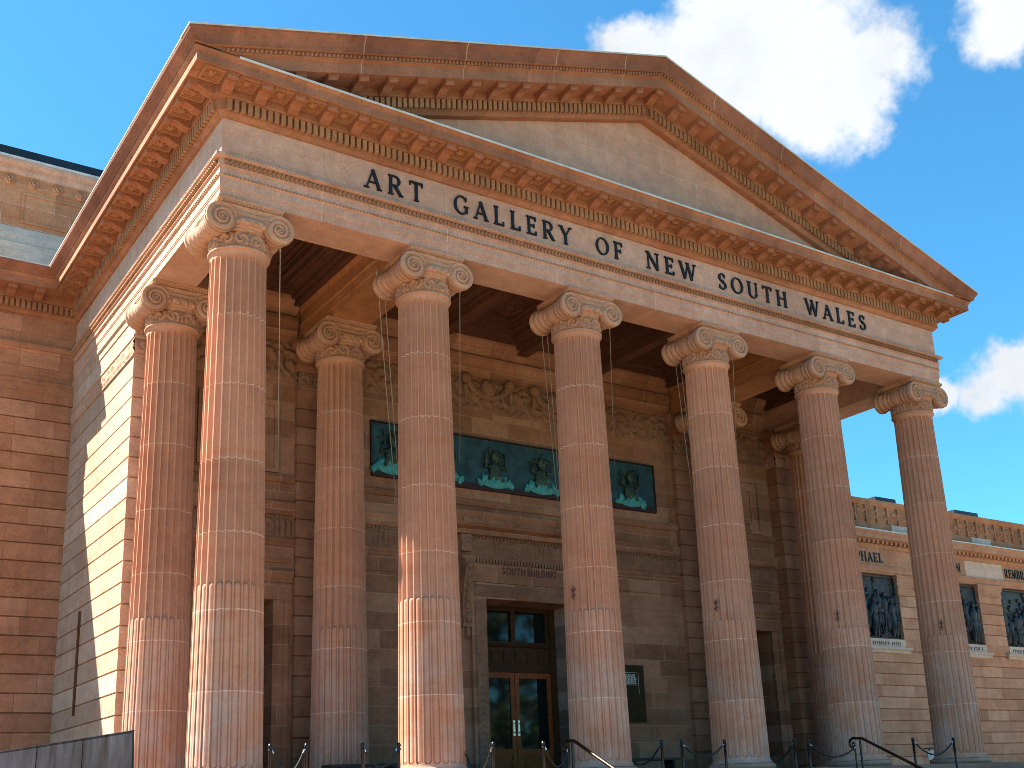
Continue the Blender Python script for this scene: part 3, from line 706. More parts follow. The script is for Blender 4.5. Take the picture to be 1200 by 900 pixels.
# side doorways
for xc in (2, 18):
    k = MB()
    for s in (-1, 1):
        k.box(xc + s * .9 - (.0 if s > 0 else .42), xc + s * .9 + (.42 if s > 0 else 0), YB - .05, YB + .02, 0, 4.16); k.box(xc + s * .9 + s * .30 - .06, xc + s * .9 + s * .30 + .06, YB - .085, YB, 0, 4.16)
    k.box(xc - 1.32, xc + 1.32, YB - .052, YB + .02, 4.165, 4.55)
    k.sweep([(0, 4.553), (.07, 4.56), (.07, 4.62), (.16, 4.74), (.16, 4.82), (-.02, 4.82), (-.02, 4.553)], [(xc - 1.35, YB), (xc + 1.35, YB)])
    dw = k.build('side_doorway', 'interior', B)
    d = MB(); d.box(xc - .9, xc + .9, YB + .8, YB + .9, 0, 4.15)
    for z0, z1 in ((.25, 1.1), (1.3, 2.6), (2.8, 3.9)):
        for s in (-1, 1): d.box(xc + s * .45 - .32, xc + s * .45 + .32, YB + .77, YB + .81, z0, z1)
    d.build('door_leaf', 'doordark', dw)

# ------------------------------------------------------------------ entrance
sr = MB()
for s in (-1, 1):
    xi = 10 + s * DW
    sr.box(min(xi, xi + s * .40), max(xi, xi + s * .40), YB - .07, YB + .02, 0, 4.53)
    sr.box(min(xi + s * .40, xi + s * .47), max(xi + s * .40, xi + s * .47), YB - .10, YB + .02, 0, 4.945)
sr.box(10 - DW - .398, 10 + DW + .398, YB - .071, YB + .02, 4.533, 4.94)
sr.box(10 - 1.86, 10 + 1.86, YB - .09, YB + .02, 4.95, 5.10)
sr.box(10 - 1.84, 10 + 1.84, YB - .075, YB + .02, 5.105, 5.45)
sr.sweep([(0, 6.16), (.16, 6.17), (.16, 6.28), (.34, 6.34), (.38, 6.38), (.38, 6.52), (.46, 6.62), (.46, 6.70), (-.02, 6.74), (-.02, 6.16)], [(10 - 2.3, YB + .01), (10 - 2.3, YB), (10 + 2.3, YB), (10 + 2.3, YB + .01)])
sur = sr.build('door_surround', 'interior', B)
dd = MB()
for k in range(38): dd.box(10 - 1.84 + k * .097, 10 - 1.84 + k * .097 + .06, YB - .12, YB - .07, 5.46, 5.56)
dd.build('dentil_course', 'carved', sur)
cv = MB(); leaf = scroll(.24, .28)
for s in (-1, 1):
    xi = 10 + s * (DW + .06) if s > 0 else 10 - DW - .34
    carved(cv, (xi, YB - .072, .1), (1, 0, 0), (0, -1, 0), .28, 4.4, lambda u, v: .5 + .5 * cos(2 * pi * v / .16 + (3 * abs(u - .14) / .14)) * cos(pi * (u - .14) / .28) + .3 * mnoise.noise((u * 15, v * 15, 0)), .045, .028)
carved(cv, (10 - DW - .34, YB - .073, 4.57), (1, 0, 0), (0, -1, 0), 2 * DW + .68, .32, scroll(.26, .32), .05, .025)
carved(cv, (10 - 2.2, YB - .385, 6.40), (1, 0, 0), (0, -1, 0), 4.4, .12, lambda u, v: .5 + .5 * cos(2 * pi * u / .13) * sin(pi * v / .12), .04, .025)
cv.build('carved_moulding', 'carved', sur)
for s in (-1, 1):   # scroll consoles with rosette blocks
    xc = 10 + s * 1.98; k = MB()
    prof = [(.02, 3.75), (.10, 3.78), (.14, 3.95), (.10, 4.15), (.12, 4.5), (.20, 4.9), (.30, 5.15), (.33, 5.33), (.28, 5.48), (.02, 5.48)]
    k.strip([[(xx, YB - o, z) for o, z in prof] for xx in (xc - .12, xc + .12)])
    k.box(xc - .17, xc + .17, YB - .25, YB, 5.485, 5.58); k.box(xc - .15, xc + .15, YB - .18, YB, 5.70, 6.14)
    k.lathe([(.02, -.06), (.05, -.05), (.08, -.02), (.11, -.04), (.13, 0)], (xc, YB - .18, 5.92), 16, 'y')
    for j in range(8): a = 2 * pi * j / 8; k.blob((xc + .085 * cos(a), YB - .19, 5.92 + .085 * sin(a)), (.03, .03, .03), 6, 4)
    k.blob((xc, YB - .33, 5.30), (.10, .06, .10), 8, 6); k.blob((xc, YB - .15, 4.0), (.09, .09, .14), 8, 6); k.blob((xc, YB - .12, 3.62), (.07, .08, .16), 8, 6)
    for j in range(5): k.blob((xc, YB - .14 - .03 * j, 4.3 + .2 * j), (.07, .05, .09), 6, 5)
    k.build('console', 'carved', sur)
word('SOUTH', 9.13, 9.88, 5.19, .20, YB - .0755, .012).build('inscription', 'redletter', sur)
word('BUILDING', 9.93, 10.87, 5.19, .20, YB - .0755, .012).build('inscription', 'redletter', sur)
for s in (-1, 1):
    rv = MB(); rv.box(min(10 + s * DW, 10 + s * (DW + .02)) - (.004 if s > 0 else -.004), max(10 + s * DW, 10 + s * (DW + .02)) - (.004 if s > 0 else -.004), YB + .01, YB + .95, 0, 4.53)
    rv.build('door_reveal', 'greystone', sur)
YD = 6.05
dr = MB()
for s in (-1, 1): dr.box(min(10 + s * 1.18, 10 + s * 1.37), max(10 + s * 1.18, 10 + s * 1.37), YD - .06, YD + .12, 0, 4.52)
dr.box(-1.18 + 10, 11.18, YD - .06, YD + .12, 2.79, 2.90); dr.box(8.82, 11.18, YD - .05, YD + .12, 4.40, 4.52)
door = dr.build('entrance_door', 'darkwood', B)
tb = MB(); tb.box(8.82, 11.18, YD - .04, YD + .1, 2.903, 3.50); tb.sweep([(0, 3.44), (.05, 3.46), (.09, 3.54), (.09, 3.58), (-.1, 3.58), (-.1, 3.44)], [(8.82, YD - .04), (11.18, YD - .04)])
for k in range(6): tb.box(8.92 + k * .375, 8.92 + k * .375 + .30, YD - .062, YD - .03, 3.02, 3.34)
tb.box(9.93, 10.07, YD - .05, YD + .1, 3.585, 4.40); tb.box(8.83, 8.93, YD - .03, YD + .1, 3.585, 4.40); tb.box(11.07, 11.17, YD - .03, YD + .1, 3.585, 4.40)
tb.build('transom', 'darkwood', door)
tg = MB(); tg.box(8.93, 11.07, YD + .02, YD + .04, 3.585, 4.40); tg.build('transom_pane', 'glass', door)
for s in (-1, 1):
    lf = MB(); x0, x1 = (8.825, 9.992) if s < 0 else (10.008, 11.175)
    for (a0, a1, z0, z1) in ((x0, x0 + .13, .02, 2.785), (x1 - .13, x1, .02, 2.785), (x0 + .13, x1 - .13, 2.64, 2.785), (x0 + .13, x1 - .13, .66, .82), (x0 + .13, x1 - .13, .02, .16)): lf.box(a0, a1, YD - .03, YD + .03, z0, z1)
    lf.box(x0 + .13, x1 - .13, YD - .005, YD + .02, .16, .66); lf.box(x0 + .24, x1 - .24, YD - .02, YD, .25, .57)
    o = lf.build('door_leaf', 'wood', door)
for s in (-1, 1):
    x0, x1 = (8.825, 9.992) if s < 0 else (10.008, 11.175)
    g = MB(); g.box(x0 + .13, x1 - .13, YD, YD + .012, .82, 2.64); g.build('door_pane', 'glass', door)
    h = MB(); h.box(10 + s * .075 - .03, 10 + s * .075 + .03, YD - .045, YD - .03, 1.15, 1.55); h.tube([(10 + s * .075, YD - .03, 1.22), (10 + s * .075, YD - .11, 1.25), (10 + s * .075, YD - .11, 1.45), (10 + s * .075, YD - .03, 1.48)], .014); h.build('door_handle', 'chrome', door)

# ------------------------------------------------------------------ main block and attic
for p_ in ([FULL[0], FULL[1], (-A + .06, YW)], [(XR + A - .06, YW), FULL[6], FULL[7]]):
    bk = MB(); bk.sweep(rust(-2.2, ZS - .45, [.18 + .46 * k for k in range(-5, 23)], back=-.5), p_)
    bk.sweep([(0, ZS - .45), (.02, ZS - .44), (.02, ZS - .25), (.04, ZS - .22), (.04, ZS - .12), (.02, ZS - .1), (.02, ZS), (-.5, ZS), (-.5, ZS - .45)], p_); bk.build('block_wall', 'block', B)
bk = MB(); bk.box(BL + .3, BR - .3, YW + .5, 26, -2, 13.0); bk.build('block_core', 'block', B)
at = MB(); AP = [(BL - .18, 26), (BL - .18, 10.95), (BR + .18, 10.95), (BR + .18, 26)]
at.sweep([(0, 14.85), (0, 16.05), (.03, 16.06), (.03, 16.40), (-.5, 16.40), (-.5, 14.85)], AP)
for (x0, x1) in ((-2.15, .6), (.9, 3.6), (16.4, 19.1), (19.4, 22.1)):
    for (a0, a1, z0, z1) in ((x0, x1, 15.86, 15.93), (x0, x1, 15.02, 15.09), (x0, x0 + .07, 15.09, 15.86), (x1 - .07, x1, 15.09, 15.86)): at.box(a0, a1, 10.915, 10.96, z0, z1)
attic = at.build('attic', 'attic', B)
ab = MB(); ab.sweep([(.36, 13.0), (.36, 13.78), (.32, 13.80), (.30, 14.06), (.26, 14.08), (.24, 14.30), (.14, 14.34), (.10, 14.62), (.02, 14.86), (-.5, 14.86), (-.5, 13.0)], AP); ab.build('attic_base', 'newstone', attic)
ac = MB(); ac.sweep([(.03, 16.403), (.06, 16.42), (.10, 16.50), (.10, 16.56), (.18, 16.60), (.25, 16.68), (.25, 16.78), (-.5, 16.80), (-.5, 16.403)], AP); ac.build('attic_cornice', 'pale', attic)
al = MB(); al.sweep([(.255, 16.76), (.27, 16.76), (.27, 16.83), (-.5, 16.84), (-.5, 16.815), (.255, 16.805)], AP); al.build('lead_flashing', 'lead', attic)
ar = MB(); ar.sweep([(.22, 16.845), (.22, 17.09), (-6, 17.5), (-6, 16.845)], AP); ar.build('attic_roof', 'darkroof', attic)
for x in [-2.49 + .615 * k for k in range(6)] + [22.49 - .615 * k for k in range(6)]:
    k = MB(); k.lathe([(.02, -.07), (.05, -.06), (.07, -.03), (.11, -.05), (.15, -.02), (.16, 0)], (0, 0, 0), 16, 'y')
    for j in range(8): a = 2 * pi * j / 8; k.blob((.1 * cos(a), -.035, .1 * sin(a)), (.035, .035, .035), 6, 4)
    o = k.build('rosette', 'attic', attic); o.location = (x, 10.92, 16.23)

# ------------------------------------------------------------------ low wings
def wing(x0, x1, bays, parent, near_right):
    Y = 12.0 if near_right else 11.2; w = MB()
    JW = [.09 + .485 * k for k in range(-4, 17)]
    spans = []; cur = x0
    for c in bays: spans.append((cur, c - 2.03)); cur = c + 2.03
    spans.append((cur, x1))
    for a0, a1 in spans: w.sweep(rust(5.44, 7.70, JW, .05, .023, -.6), [(a0, Y), (a1, Y)])
    w.sweep(rust(-2.2, 5.437, JW, .05, .023, -.6), [(x0, Y), (x1, Y)])
    for c in bays: w.box(c - 2.028, c + 2.028, Y + .28, Y + .6, 5.44, 8.24)
    w.box(x0, x1, Y + .003, Y + .6, 8.24, 10.1)
    wallo = w.build('wing_wall', 'wing', parent)
    t = MB()
    for a0, a1 in spans:
        t.sweep([(0, 7.703), (.03, 7.71), (.03, 7.78), (.01, 7.79), (.01, 7.95), (.05, 8.0), (.06, 8.12), (.10, 8.18), (.10, 8.24), (-.5, 8.24), (-.5, 7.703)], [(a0, Y + .2), (a0, Y), (a1, Y), (a1, Y + .2)])
    t.sweep([(.01, 8.243), (.01, 8.32), (.04, 8.33), (.04, 8.42), (.10, 8.50), (.10, 8.55), (0, 8.56), (-.2, 8.56), (-.2, 8.243)], [(x0, Y), (x1, Y)])
    t.sweep([(0, 9.33), (.06, 9.36), (.10, 9.42), (.10, 9.46), (.12, 9.60), (.40, 9.66), (.46, 9.68), (.46, 9.84), (.52, 9.92), (.54, 10.02), (0, 10.10), (-.2, 10.10), (-.2, 9.33)], [(x0, Y), (x1, Y)])
    n = int((x1 - x0) / .30)
    for k in range(n): t.box(x0 + k * .30, x0 + k * .30 + .14, Y - .30, Y - .10, 9.50, 9.64)
    tr = t.build('wing_cornice', 'wingtrim', parent)
    l_ = MB(); l_.sweep([(.545, 9.99), (.56, 9.99), (.56, 10.045), (.1, 10.12), (.1, 10.105), (.545, 10.03)], [(x0, Y), (x1, Y)]); l_.build('lead_flashing', 'lead', tr)
    pp = MB(); pp.sweep([(-.05, 10.1), (-.05, 10.52), (-.10, 10.54), (-.10, 11.28), (-.06, 11.30), (.0, 11.40), (.02, 11.44), (.02, 11.56), (-.5, 11.58), (-.5, 10.1)], [(x0, Y), (x1, Y)])
    k = 0; xx = x0
    while xx < x1: pp.box(xx, xx + .09, Y + .0, Y + .12, 10.525, 11.285); xx += .72
    par = pp.build('parapet', 'parapet', parent)
    vis0, vis1 = (max(x0, 26), x1) if near_right else (x0, x1)
    cc = MB(); carved(cc, (vis0, Y + .105, 10.60), (1, 0, 0), (0, -1, 0), vis1 - vis0, .62, scroll(.6, .62), .10, .045); cc.build('parapet_carving', 'parapet', par)
    return wallo, tr, par
wg = empty('gallery_wing', (22.75, 12, -2), 'low sandstone wing with artists names and bronze reliefs behind the right hand columns', 'building')
def off(o): o.location = (-22.75, -12, 2)
wo = wing(22.75, 56, (32.3, 38.1, 43.9), wg, True)
for o in wo: off(o)
for t, c, hw in (('RAPHAEL', 32.3, 1.26), ('TITIAN', 38.1, .93), ('REMBRANDT', 43.9, 1.45)):
    o = word(t, c - hw, c + hw, 8.72, .43, 12.0 - .003, .03).build('lettering', 'letter', wg); off(o)
ns = MB(); ns.box(39.4, 42.3, 11.994, 12.01, 8.575, 9.32); o = ns.build('replaced_stone', 'newstone', wg); off(o)
for c in (29.4, 35.2, 41.0):
    ns = MB(); ns.box(c - .75, c + .75, 12.0, 12.06, 10.13, 10.515); o = ns.build('replaced_stone', 'newstone', wg); off(o)
for x0, x1 in ((33.9, 35.6), (39.6, 41.75)):
    vb = MB(); vb.box(x0, x1, 12.55, 13.6, 11.2, 11.72); o = vb.build('roof_vent', 'lead', wg); off(o)
    vb = MB(); vb.box(x0 + .35, x1 + .06, 12.50, 13.65, 11.723, 11.93); v2 = vb.build('vent_cap', 'darkroof', o)
for c in (32.3, 38.1, 43.9):
    k = MB(); k.box(c - 2.03, c + 2.03, 11.97, 12.27, 5.08, 5.435); k.sweep([(0, 4.80), (.10, 4.84), (.10, 4.93), (.16, 4.98), (.16, 5.075), (-.1, 5.075), (-.1, 4.80)], [(c - 2.15, 12.01), (c - 2.15, 12.0), (c + 2.15, 12.0), (c + 2.15, 12.01)])
    sill = k.build('relief_sill', 'newstone', wg); off(sill)
    k = MB(); xx = c - 1.75; rr = random.Random(int(c * 10))
    while xx < c + 1.7:
        wdt = rr.uniform(.05, .11)
        if rr.random() > .12: k.box(xx, xx + wdt * .45, 11.962, 11.971, 5.17, 5.31); k.box(xx + wdt * .45, xx + wdt * .8, 11.962, 11.971, rr.choice((5.17, 5.22, 5.28)), 5.31)
        xx += wdt + .05
    k.build('worn_caption', 'letter', sill)
# left wing, the other side of the block (mostly out of the picture)
wing(-34, BL, (), B, False)

# bronze reliefs in the wing
def figure(mb, x, z0, h, y, lean=0., seated=False, arm=0, rr=random):
    """a small draped relief figure: legs, robe, torso, arms, head"""
    def P(dx, t): return (x + dx + lean * t * h, z0 + t * h)
    def bl(dx, t, rx, rz, ry=.09, rot=0.):
        px, pz = P(dx, t); mb.blob((px, y, pz), (rx * h, ry, rz * h), 8, 6, rot)
    if seated:
        bl(.10 * h, .18, .06, .20, .12); bl(-.02 * h, .20, .06, .19, .14); bl(.02, .38, .16, .08, .20)
        bl(0, .60, .11, .24, .15); bl(.02, .88, .06, .085, .12)
    else:
        bl(-.05 * h, .22, .065, .24, .10); bl(.06 * h, .22, .06, .24, .12); bl(0, .36, .115, .26, .13)
        bl(0, .66, .10, .19, .14); bl(.01, .91, .052, .072, .12)
        for k in range(4): bl((-.09 + .06 * k) * h, .26, .018, .24, .16, rr.uniform(-.1, .1))
    a = .7 if arm else -.35
    bl(.13 * h, .66 + (.10 if arm else -.04), .032, .16, .12, a); bl(-.13 * h, .62, .034, .17, .12, .3)
rels = []
for i, c in enumerate((32.3, 38.1, 43.9)):
    lab = ('dark bronze relief under the RAPHAEL inscription, nearest the columns', 'dark bronze relief half hidden by the rightmost column', 'dark bronze relief under the name cut by the right picture edge', None)[i]
    if lab is None: continue
    root = empty('bronze_relief', (c, 12.26, 5.44), lab, 'relief', 'bronze reliefs along the low wing')
    k = MB(); k.grid((-2.02, 0, .003), (1, 0, 0), (0, 0, 1), (0, -1, 0), 4.04, 2.74, 60, 40, lambda u, v: .03 + .05 * mnoise.noise((u * 1.6 + i * 7, v * 1.6, 0)) + .03 * mnoise.noise((u * 5, v * 5, i)))
    for (a0, a1, z0, z1) in ((-2.025, 2.025, .0, .07), (-2.025, 2.025, 2.68, 2.75), (-2.025, -1.96, .07, 2.68), (1.96, 2.025, .07, 2.68)): k.box(a0, a1, -.12, 0, z0, z1)
    k.build('relief_panel', 'bronze', root)
    rr = random.Random(40 + i); f = MB()
    xs = [-1.75, -1.35, -.95, -.55, -.15, .3, .7, 1.1, 1.5, 1.8]
    for j, xf in enumerate(xs):
        figure(f, xf + rr.uniform(-.08, .08), rr.choice((.1, .12, .35, .6)), rr.uniform(1.35, 1.95), -.10 - .05 * (j % 3), rr.uniform(-.12, .12), j % 4 == 2, j % 3, rr)
    for j in range(26): f.blob((rr.uniform(-1.9, 1.9), -.08, rr.uniform(.08, .35)), (rr.uniform(.1, .25), .1, rr.uniform(.05, .14)), 7, 5, rr.uniform(-.6, .6))
    for j in range(16): f.blob((rr.uniform(-1.9, 1.9), -.06, rr.uniform(1.6, 2.6)), (rr.uniform(.05, .16), .07, rr.uniform(.05, .2)), 7, 5, rr.uniform(-1, 1))
    f.tube([(.9, -.15, .3), (.35, -.2, 2.6)], .03, 6); f.tube([(1.75, -.15, .2), (1.6, -.2, 2.4)], .025, 6)
    f.build('relief_figures', 'bronze', root)

# ------------------------------------------------------------------ bronze frieze panel over the entrance
bp = empty('bronze_frieze', (10, YB, 7.42), 'long blue green bronze frieze with dark figures above the entrance door', 'artwork')
k = MB(); k.grid((-4.58, -.045, .06), (1, 0, 0), (0, 0, 1), (0, -1, 0), 9.16, 1.30, 150, 24, lambda u, v: .02 * mnoise.noise((u * 1.7, v * 1.7, 5)) + .012 * mnoise.noise((u * 6, v * 6, 1))); k.box(-4.58, 4.58, -.03, 0, .0, 1.40); k.build('field', 'teal', bp)
k = MB(); k.box(-4.60, 4.60, -.10, -.002, -.02, .13)
k.box(-4.62, -4.585, -.08, -.002, .13, 1.40); k.box(4.585, 4.62, -.08, -.002, .13, 1.40); k.box(-4.62, 4.62, -.08, -.002, 1.385, 1.42); k.build('frame', 'panelbase', bp)
for j, xf in enumerate((-4.05, -2.52, -.98, .52, 2.08, 3.64)):
    rr = random.Random(j); root = MB()
    for t in range(26):
        a = rr.uniform(-1, 1); root.blob((xf + a * .52, -.09, .16 + .26 * (1 - a * a) * rr.uniform(.2, 1)), (rr.uniform(.04, .1), .07, rr.uniform(.06, .16)), 7, 5, rr.uniform(-.7, .7))
    root.blob((xf, -.06, .20), (.50, .08, .17), 14, 6); root.build('drapery', 'tealbright', bp)
    g = MB(); g.blob((xf, -.09, .52), (.20, .09, .28), 10, 7); g.blob((xf + .01, -.12, .93), (.135, .11, .18), 12, 8); g.blob((xf, -.24, .91), (.02, .04, .05), 6, 5); g.blob((xf, -.17, .80), (.05, .05, .08), 7, 5)
    for t in range(9):   # loose hair, feathers and raised hands around the head
        a = rr.uniform(-.15, 1.15) * pi; q = rr.uniform(.16, .34); g.blob((xf + q * cos(a), -.07, .90 + q * .9 * sin(a)), (rr.uniform(.025, .055), .05, rr.uniform(.06, .13)), 6, 5, pi / 2 - a + rr.uniform(-.5, .5))
    for s in (-1, 1):
        g.tube([(xf + s * .17, -.10, .66), (xf + s * .31, -.13, .60 + .10 * (j % 2)), (xf + s * .27, -.14, .86 + .08 * (j % 3))], [.06, .045, .03], 7)
        g.tube([(xf + s * .16, -.1, .40), (xf + s * .24, -.14, .25)], [.09, .05], 7)
    g.build('figure', 'darkfigure', bp)

# ------------------------------------------------------------------ wall plaque
pq = empty('wall_plaque', (13.30, YB, 1.44), 'dark bronze notice board with pale lettering on the porch wall right of the entrance', 'plaque')
k = MB(); k.box(-.40, .40, -.06, -.002, 0, 1.54); k.build('board', 'plaque', pq)
k = MB()
for (a0, a1, z0, z1) in ((-.30, .16, 1.325, 1.335), (-.30, .16, .995, 1.005)): k.box(a0, a1, -.064, -.058, z0, z1)
k.box(.19, .20, -.064, -.058, .76, 1.32)
for r_ in range(5):
    rr = random.Random(r_); xx = -.28
    while xx < .10: w_ = rr.uniform(.03, .09); k.box(xx, xx + w_, -.064, -.058, 1.03 + .055 * r_, 1.065 + .055 * r_); xx += w_ + .02
k.build('notice_lettering', 'plaquetext', pq)

# ------------------------------------------------------------------ floor, steps, ground
pf = MB(); pf.box(-1.0, 21.0, -1.4, YB + 1.5, -1.86, 0)
for k in range(1, 11): pf.box(-1.0, 21.0, -1.4 - .35 * k, -1.4 - .35 * (k - 1) - .0005, -1.86, -.17 * k)
pf.build('front_steps', 'steps', B)
g = MB(); g.box(-220, 260, -200, 230, -2.2, -1.87); tag(g.build('ground', 'lawn'), kind='structure')
g = MB(); g.box(-60, 80, -30, 11.9, -1.868, -1.862); tag(g.build('forecourt_paving', 'paving'), kind='structure')

# ------------------------------------------------------------------ rope posts, ropes, handrails
PX = [(.03, 'near the left corner column'), (.63, None), (1.61, None), (2.27, None), (4.13, None), (5.20, None), (7.99, None), (8.51, None), (9.66, None), (11.66, None), (12.09, None), (15.59, None), (17.09, None)]
desc = ['black rope post just right of the left corner column, leftmost of the row', 'black rope post on the steps, second from the left of the row', 'black rope post left of the second front column, further from that column', 'black rope post touching the left edge of the second front column', 'black rope post in front of the left entrance door leaf', 'black rope post before the right entrance door leaf', 'black rope post just right of the third front column below the plaque', 'black rope post standing apart left of the fourth front column', 'black rope post overlapping the left side of the fourth front column', 'black rope post right of the fourth front column by the side doorway', 'black rope post just left of the right handrail scroll', 'black rope post between the two rightmost columns, right of the handrail', 'black rope post in front of the rightmost corner column']
def post_mesh():
    mb = MB(); mb.lathe([(.0, 0), (.16, 0), (.16, .02), (.05, .045), (.027, .06), (.027, .86), (.036, .865), (.036, .90), (.03, .905), (.03, .925), (0, .93)], n=16); me = mb.mesh('pole'); me.materials.append(M['iron']); return me
pm = post_mesh(); rb = MB(); rb.lathe([(.030, .80), (.036, .805), (.036, .835), (.030, .84)], n=16); rbm = rb.mesh('collar'); rbm.materials.append(M['iron'])
YP = -1.92
for (x, _), dsc in zip(PX, desc):
    e = empty('rope_post', (x, YP, -.34), dsc, 'post', 'rope posts across the front steps')
    link('pole', pm, e); link('collar', rbm, e)
e = empty('rope_post', (.75, -1.57, -.17 - .12), 'shorter black rope post close behind the second post from the left', 'post', 'rope posts across the front steps'); e.location.z = -.17; link('pole', pm, e).scale.z = .72; 
def rope(p, q, sag, label):
    p, q = Vector(p), Vector(q); pts = []; n = 24
    for i in range(n + 1):
        t = i / n; c = p.lerp(q, t); c.z -= sag * 4 * t * (1 - t); pts.append(c)
    e = empty('barrier_rope', p, label, 'rope', 'ropes slung between the posts')
    mb = MB(); L = [v - p for v in pts]; mb.tube([L[i] for i in range(1, n)], [.021 if i % 2 else .017 for i in range(1, n)], 7); mb.build('rope', 'rope', e)
    mb = MB(); mb.tube(L[:2], [.010, .018], 7); mb.tube(L[-2:], [.018, .010], 7); mb.build('snap_hook', 'chrome', e)
H = .50
rope((.06, YP, H), (.60, YP, H), .36, 'black rope sagging deeply between the two leftmost posts')
rope((1.64, YP, H), (2.24, YP, H), .30, 'dark rope between the two posts left of the second front column')
rope((3.55, -.62, .46), (4.10, YP, H), .40, 'black rope hanging left of the door, from the second column to a post') if False else rope((4.45, -.45, .50), (4.10, YP, H), .42, 'black rope hanging at the left side of the entrance door')
rope((5.23, YP, H), (5.97, -1.6, .46), .34, 'black rope between the door post and the left handrail')
rope((8.60, -.30, .22), (7.96, YP, H), .16, 'black rope from the third front column to the post beside it')
rope((8.54, YP, H), (9.63, YP, H), .24, 'black rope sagging between the two posts at the fourth front column')
rope((12.62, -.30, .18), (11.63, YP, H), .12, 'black rope from the fourth front column to the post on its right')
rope((12.12, YP, H - .02), (13.97, -1.6, .42), .24, 'black rope sagging from a post to the right handrail scroll')
rope((15.62, YP, H), (17.06, YP, H), .30, 'black rope sagging in front of the rightmost column')
for x, lab in ((6.0, 'bronze handrail with scrolled end running down the steps from the entrance'), (14.0, 'dark handrail with scrolled end running down the steps between the right hand columns')):
    e = empty('handrail', (x, -1.62, -.17), lab, 'handrail', 'handrails on the front steps')
    mb = MB(); pts = [(0, -.0, .775), (0, -.16, .765)] + [(0, -.16 - .35 * k, .765 - .17 * k) for k in range(1, 11)]
    mb.tube(pts, .032, 10)
    sp = [(0, .10 + .13 * exp(-.22 * t) * sin(t), .65 + .13 * exp(-.22 * t) * cos(t)) for t in [i * .35 for i in range(26)]]
    mb.tube([(0, 0, .775), (0, .06, .785)] + sp, [.032, .032] + [.030 - .0006 * i for i in range(26)], 8); mb.build('rail', 'brassrail', e)
    for k in (0, 4, 8):
        y = -.10 - .35 * k; mb = MB(); mb.tube([(0, y, -.17 * k - (.17 if k else 0) if k else 0), (0, y, .75 - .17 * k)], .026, 8); mb.build('rail_post', 'iron', e)
    mb = MB(); mb.tube([(0, .06, 0), (0, .06, .56)], .02, 8); mb.build('rail_post', 'iron', e)

# benches in the porch and a low floor sign
for x0, lab in ((3.0, 'low dark bench in the porch left of the second front column'), (10.62, 'low dark bench in the porch beneath the wall plaque')):
    e = empty('bench', (x0, 2.5, 0), lab, 'bench', 'dark benches in the porch')
    k = MB(); k.box(0, 1.62, -.22, .22, .34, .40); k.build('seat', 'bench', e)
    for xx in (.15, 1.40):
        k = MB(); k.box(xx, xx + .08, -.20, .20, 0, .337); k.build('leg', 'bench', e)
e = empty('floor_sign', (22.85, 3.0, -1.86), 'small white and grey sign on a black stand left of the rightmost column foot', 'sign')
k = MB(); k.box(-.15, .15, -.012, .012, 2.06, 2.33); k.build('sign_board', 'lead', e)
k = MB(); k.tube([(0, .03, 0), (0, .03, 2.42)], .022, 8); k.tube([(-.24, .02, 2.40), (.24, .02, 2.40)], .02, 8); k.lathe([(0, 0), (.25, 0), (.25, .03), (0, .05)], n=16); k.build('stand', 'iron', e)
e = empty('display_case', (18.55, YB + .62, 0), 'small dark box on a stand inside the right side doorway', 'box')
k = MB(); k.box(-.2, .2, -.12, .12, .78, 1.12); k.build('box', 'bench', e); k = MB(); k.tube([(0, 0, 0), (0, 0, .78)], .03, 8); k.lathe([(0, 0), (.18, 0), (.18, .02), (0, .04)], n=16); k.build('stand', 'iron', e)

# ------------------------------------------------------------------ wires hanging from the capitals
WR = [((1.08, .62, 10.5), (2.9, 5.0, 7.2), 'long pale wire slanting down right of the left corner column'),
      ((3.25, .62, 10.5), (6.0, 5.0, 6.75), 'outer thin wire left of the second front column'),
      ((3.40, .62, 10.5), (6.1, 5.0, 6.95), 'inner thin wire hugging the left side of the second front column'),
      ((5.22, .5, 10.5), (7.86, 5.0, 8.0), 'thin wire right of the second front column'),
      ((7.45, .62, 10.5), (10.98, 5.0, 7.0), 'outer thin wire left of the third front column'),
      ((7.62, .62, 10.5), (11.05, 5.0, 7.3), 'inner thin wire hugging the left side of the third front column'),
      ((9.42, .5, 10.5), (13.02, 5.0, 8.6), 'thin wire right of the third front column'),
      ((11.55, .62, 10.5), (16.0, 5.0, 7.5), 'outer thin wire left of the fourth front column'),
      ((11.72, .62, 10.5), (16.1, 5.0, 8.6), 'inner thin wire hugging the left side of the fourth front column'),
      ((13.5, .5, 10.5), (17.9, 5.0, 9.0), 'thin wire right of the fourth front column')]
for p, q, lab in WR:
    mb = MB(); v = Vector(q) - Vector(p); mb.tube([(0, 0, 0)] + [tuple(v * t - Vector((0, 0, .25 * 4 * t * (1 - t)))) for t in (.2, .4, .6, .8)] + [tuple(v)], .0105, 5)
    mb.lathe([(.0, -.16), (.02, -.15), (.02, -.02), (0, 0)], (0, 0, 0), 8)
    o = mb.build('bird_wire', 'wire'); o.location = p; tag(o, lab, 'wire', 'thin wires hung behind the capitals')

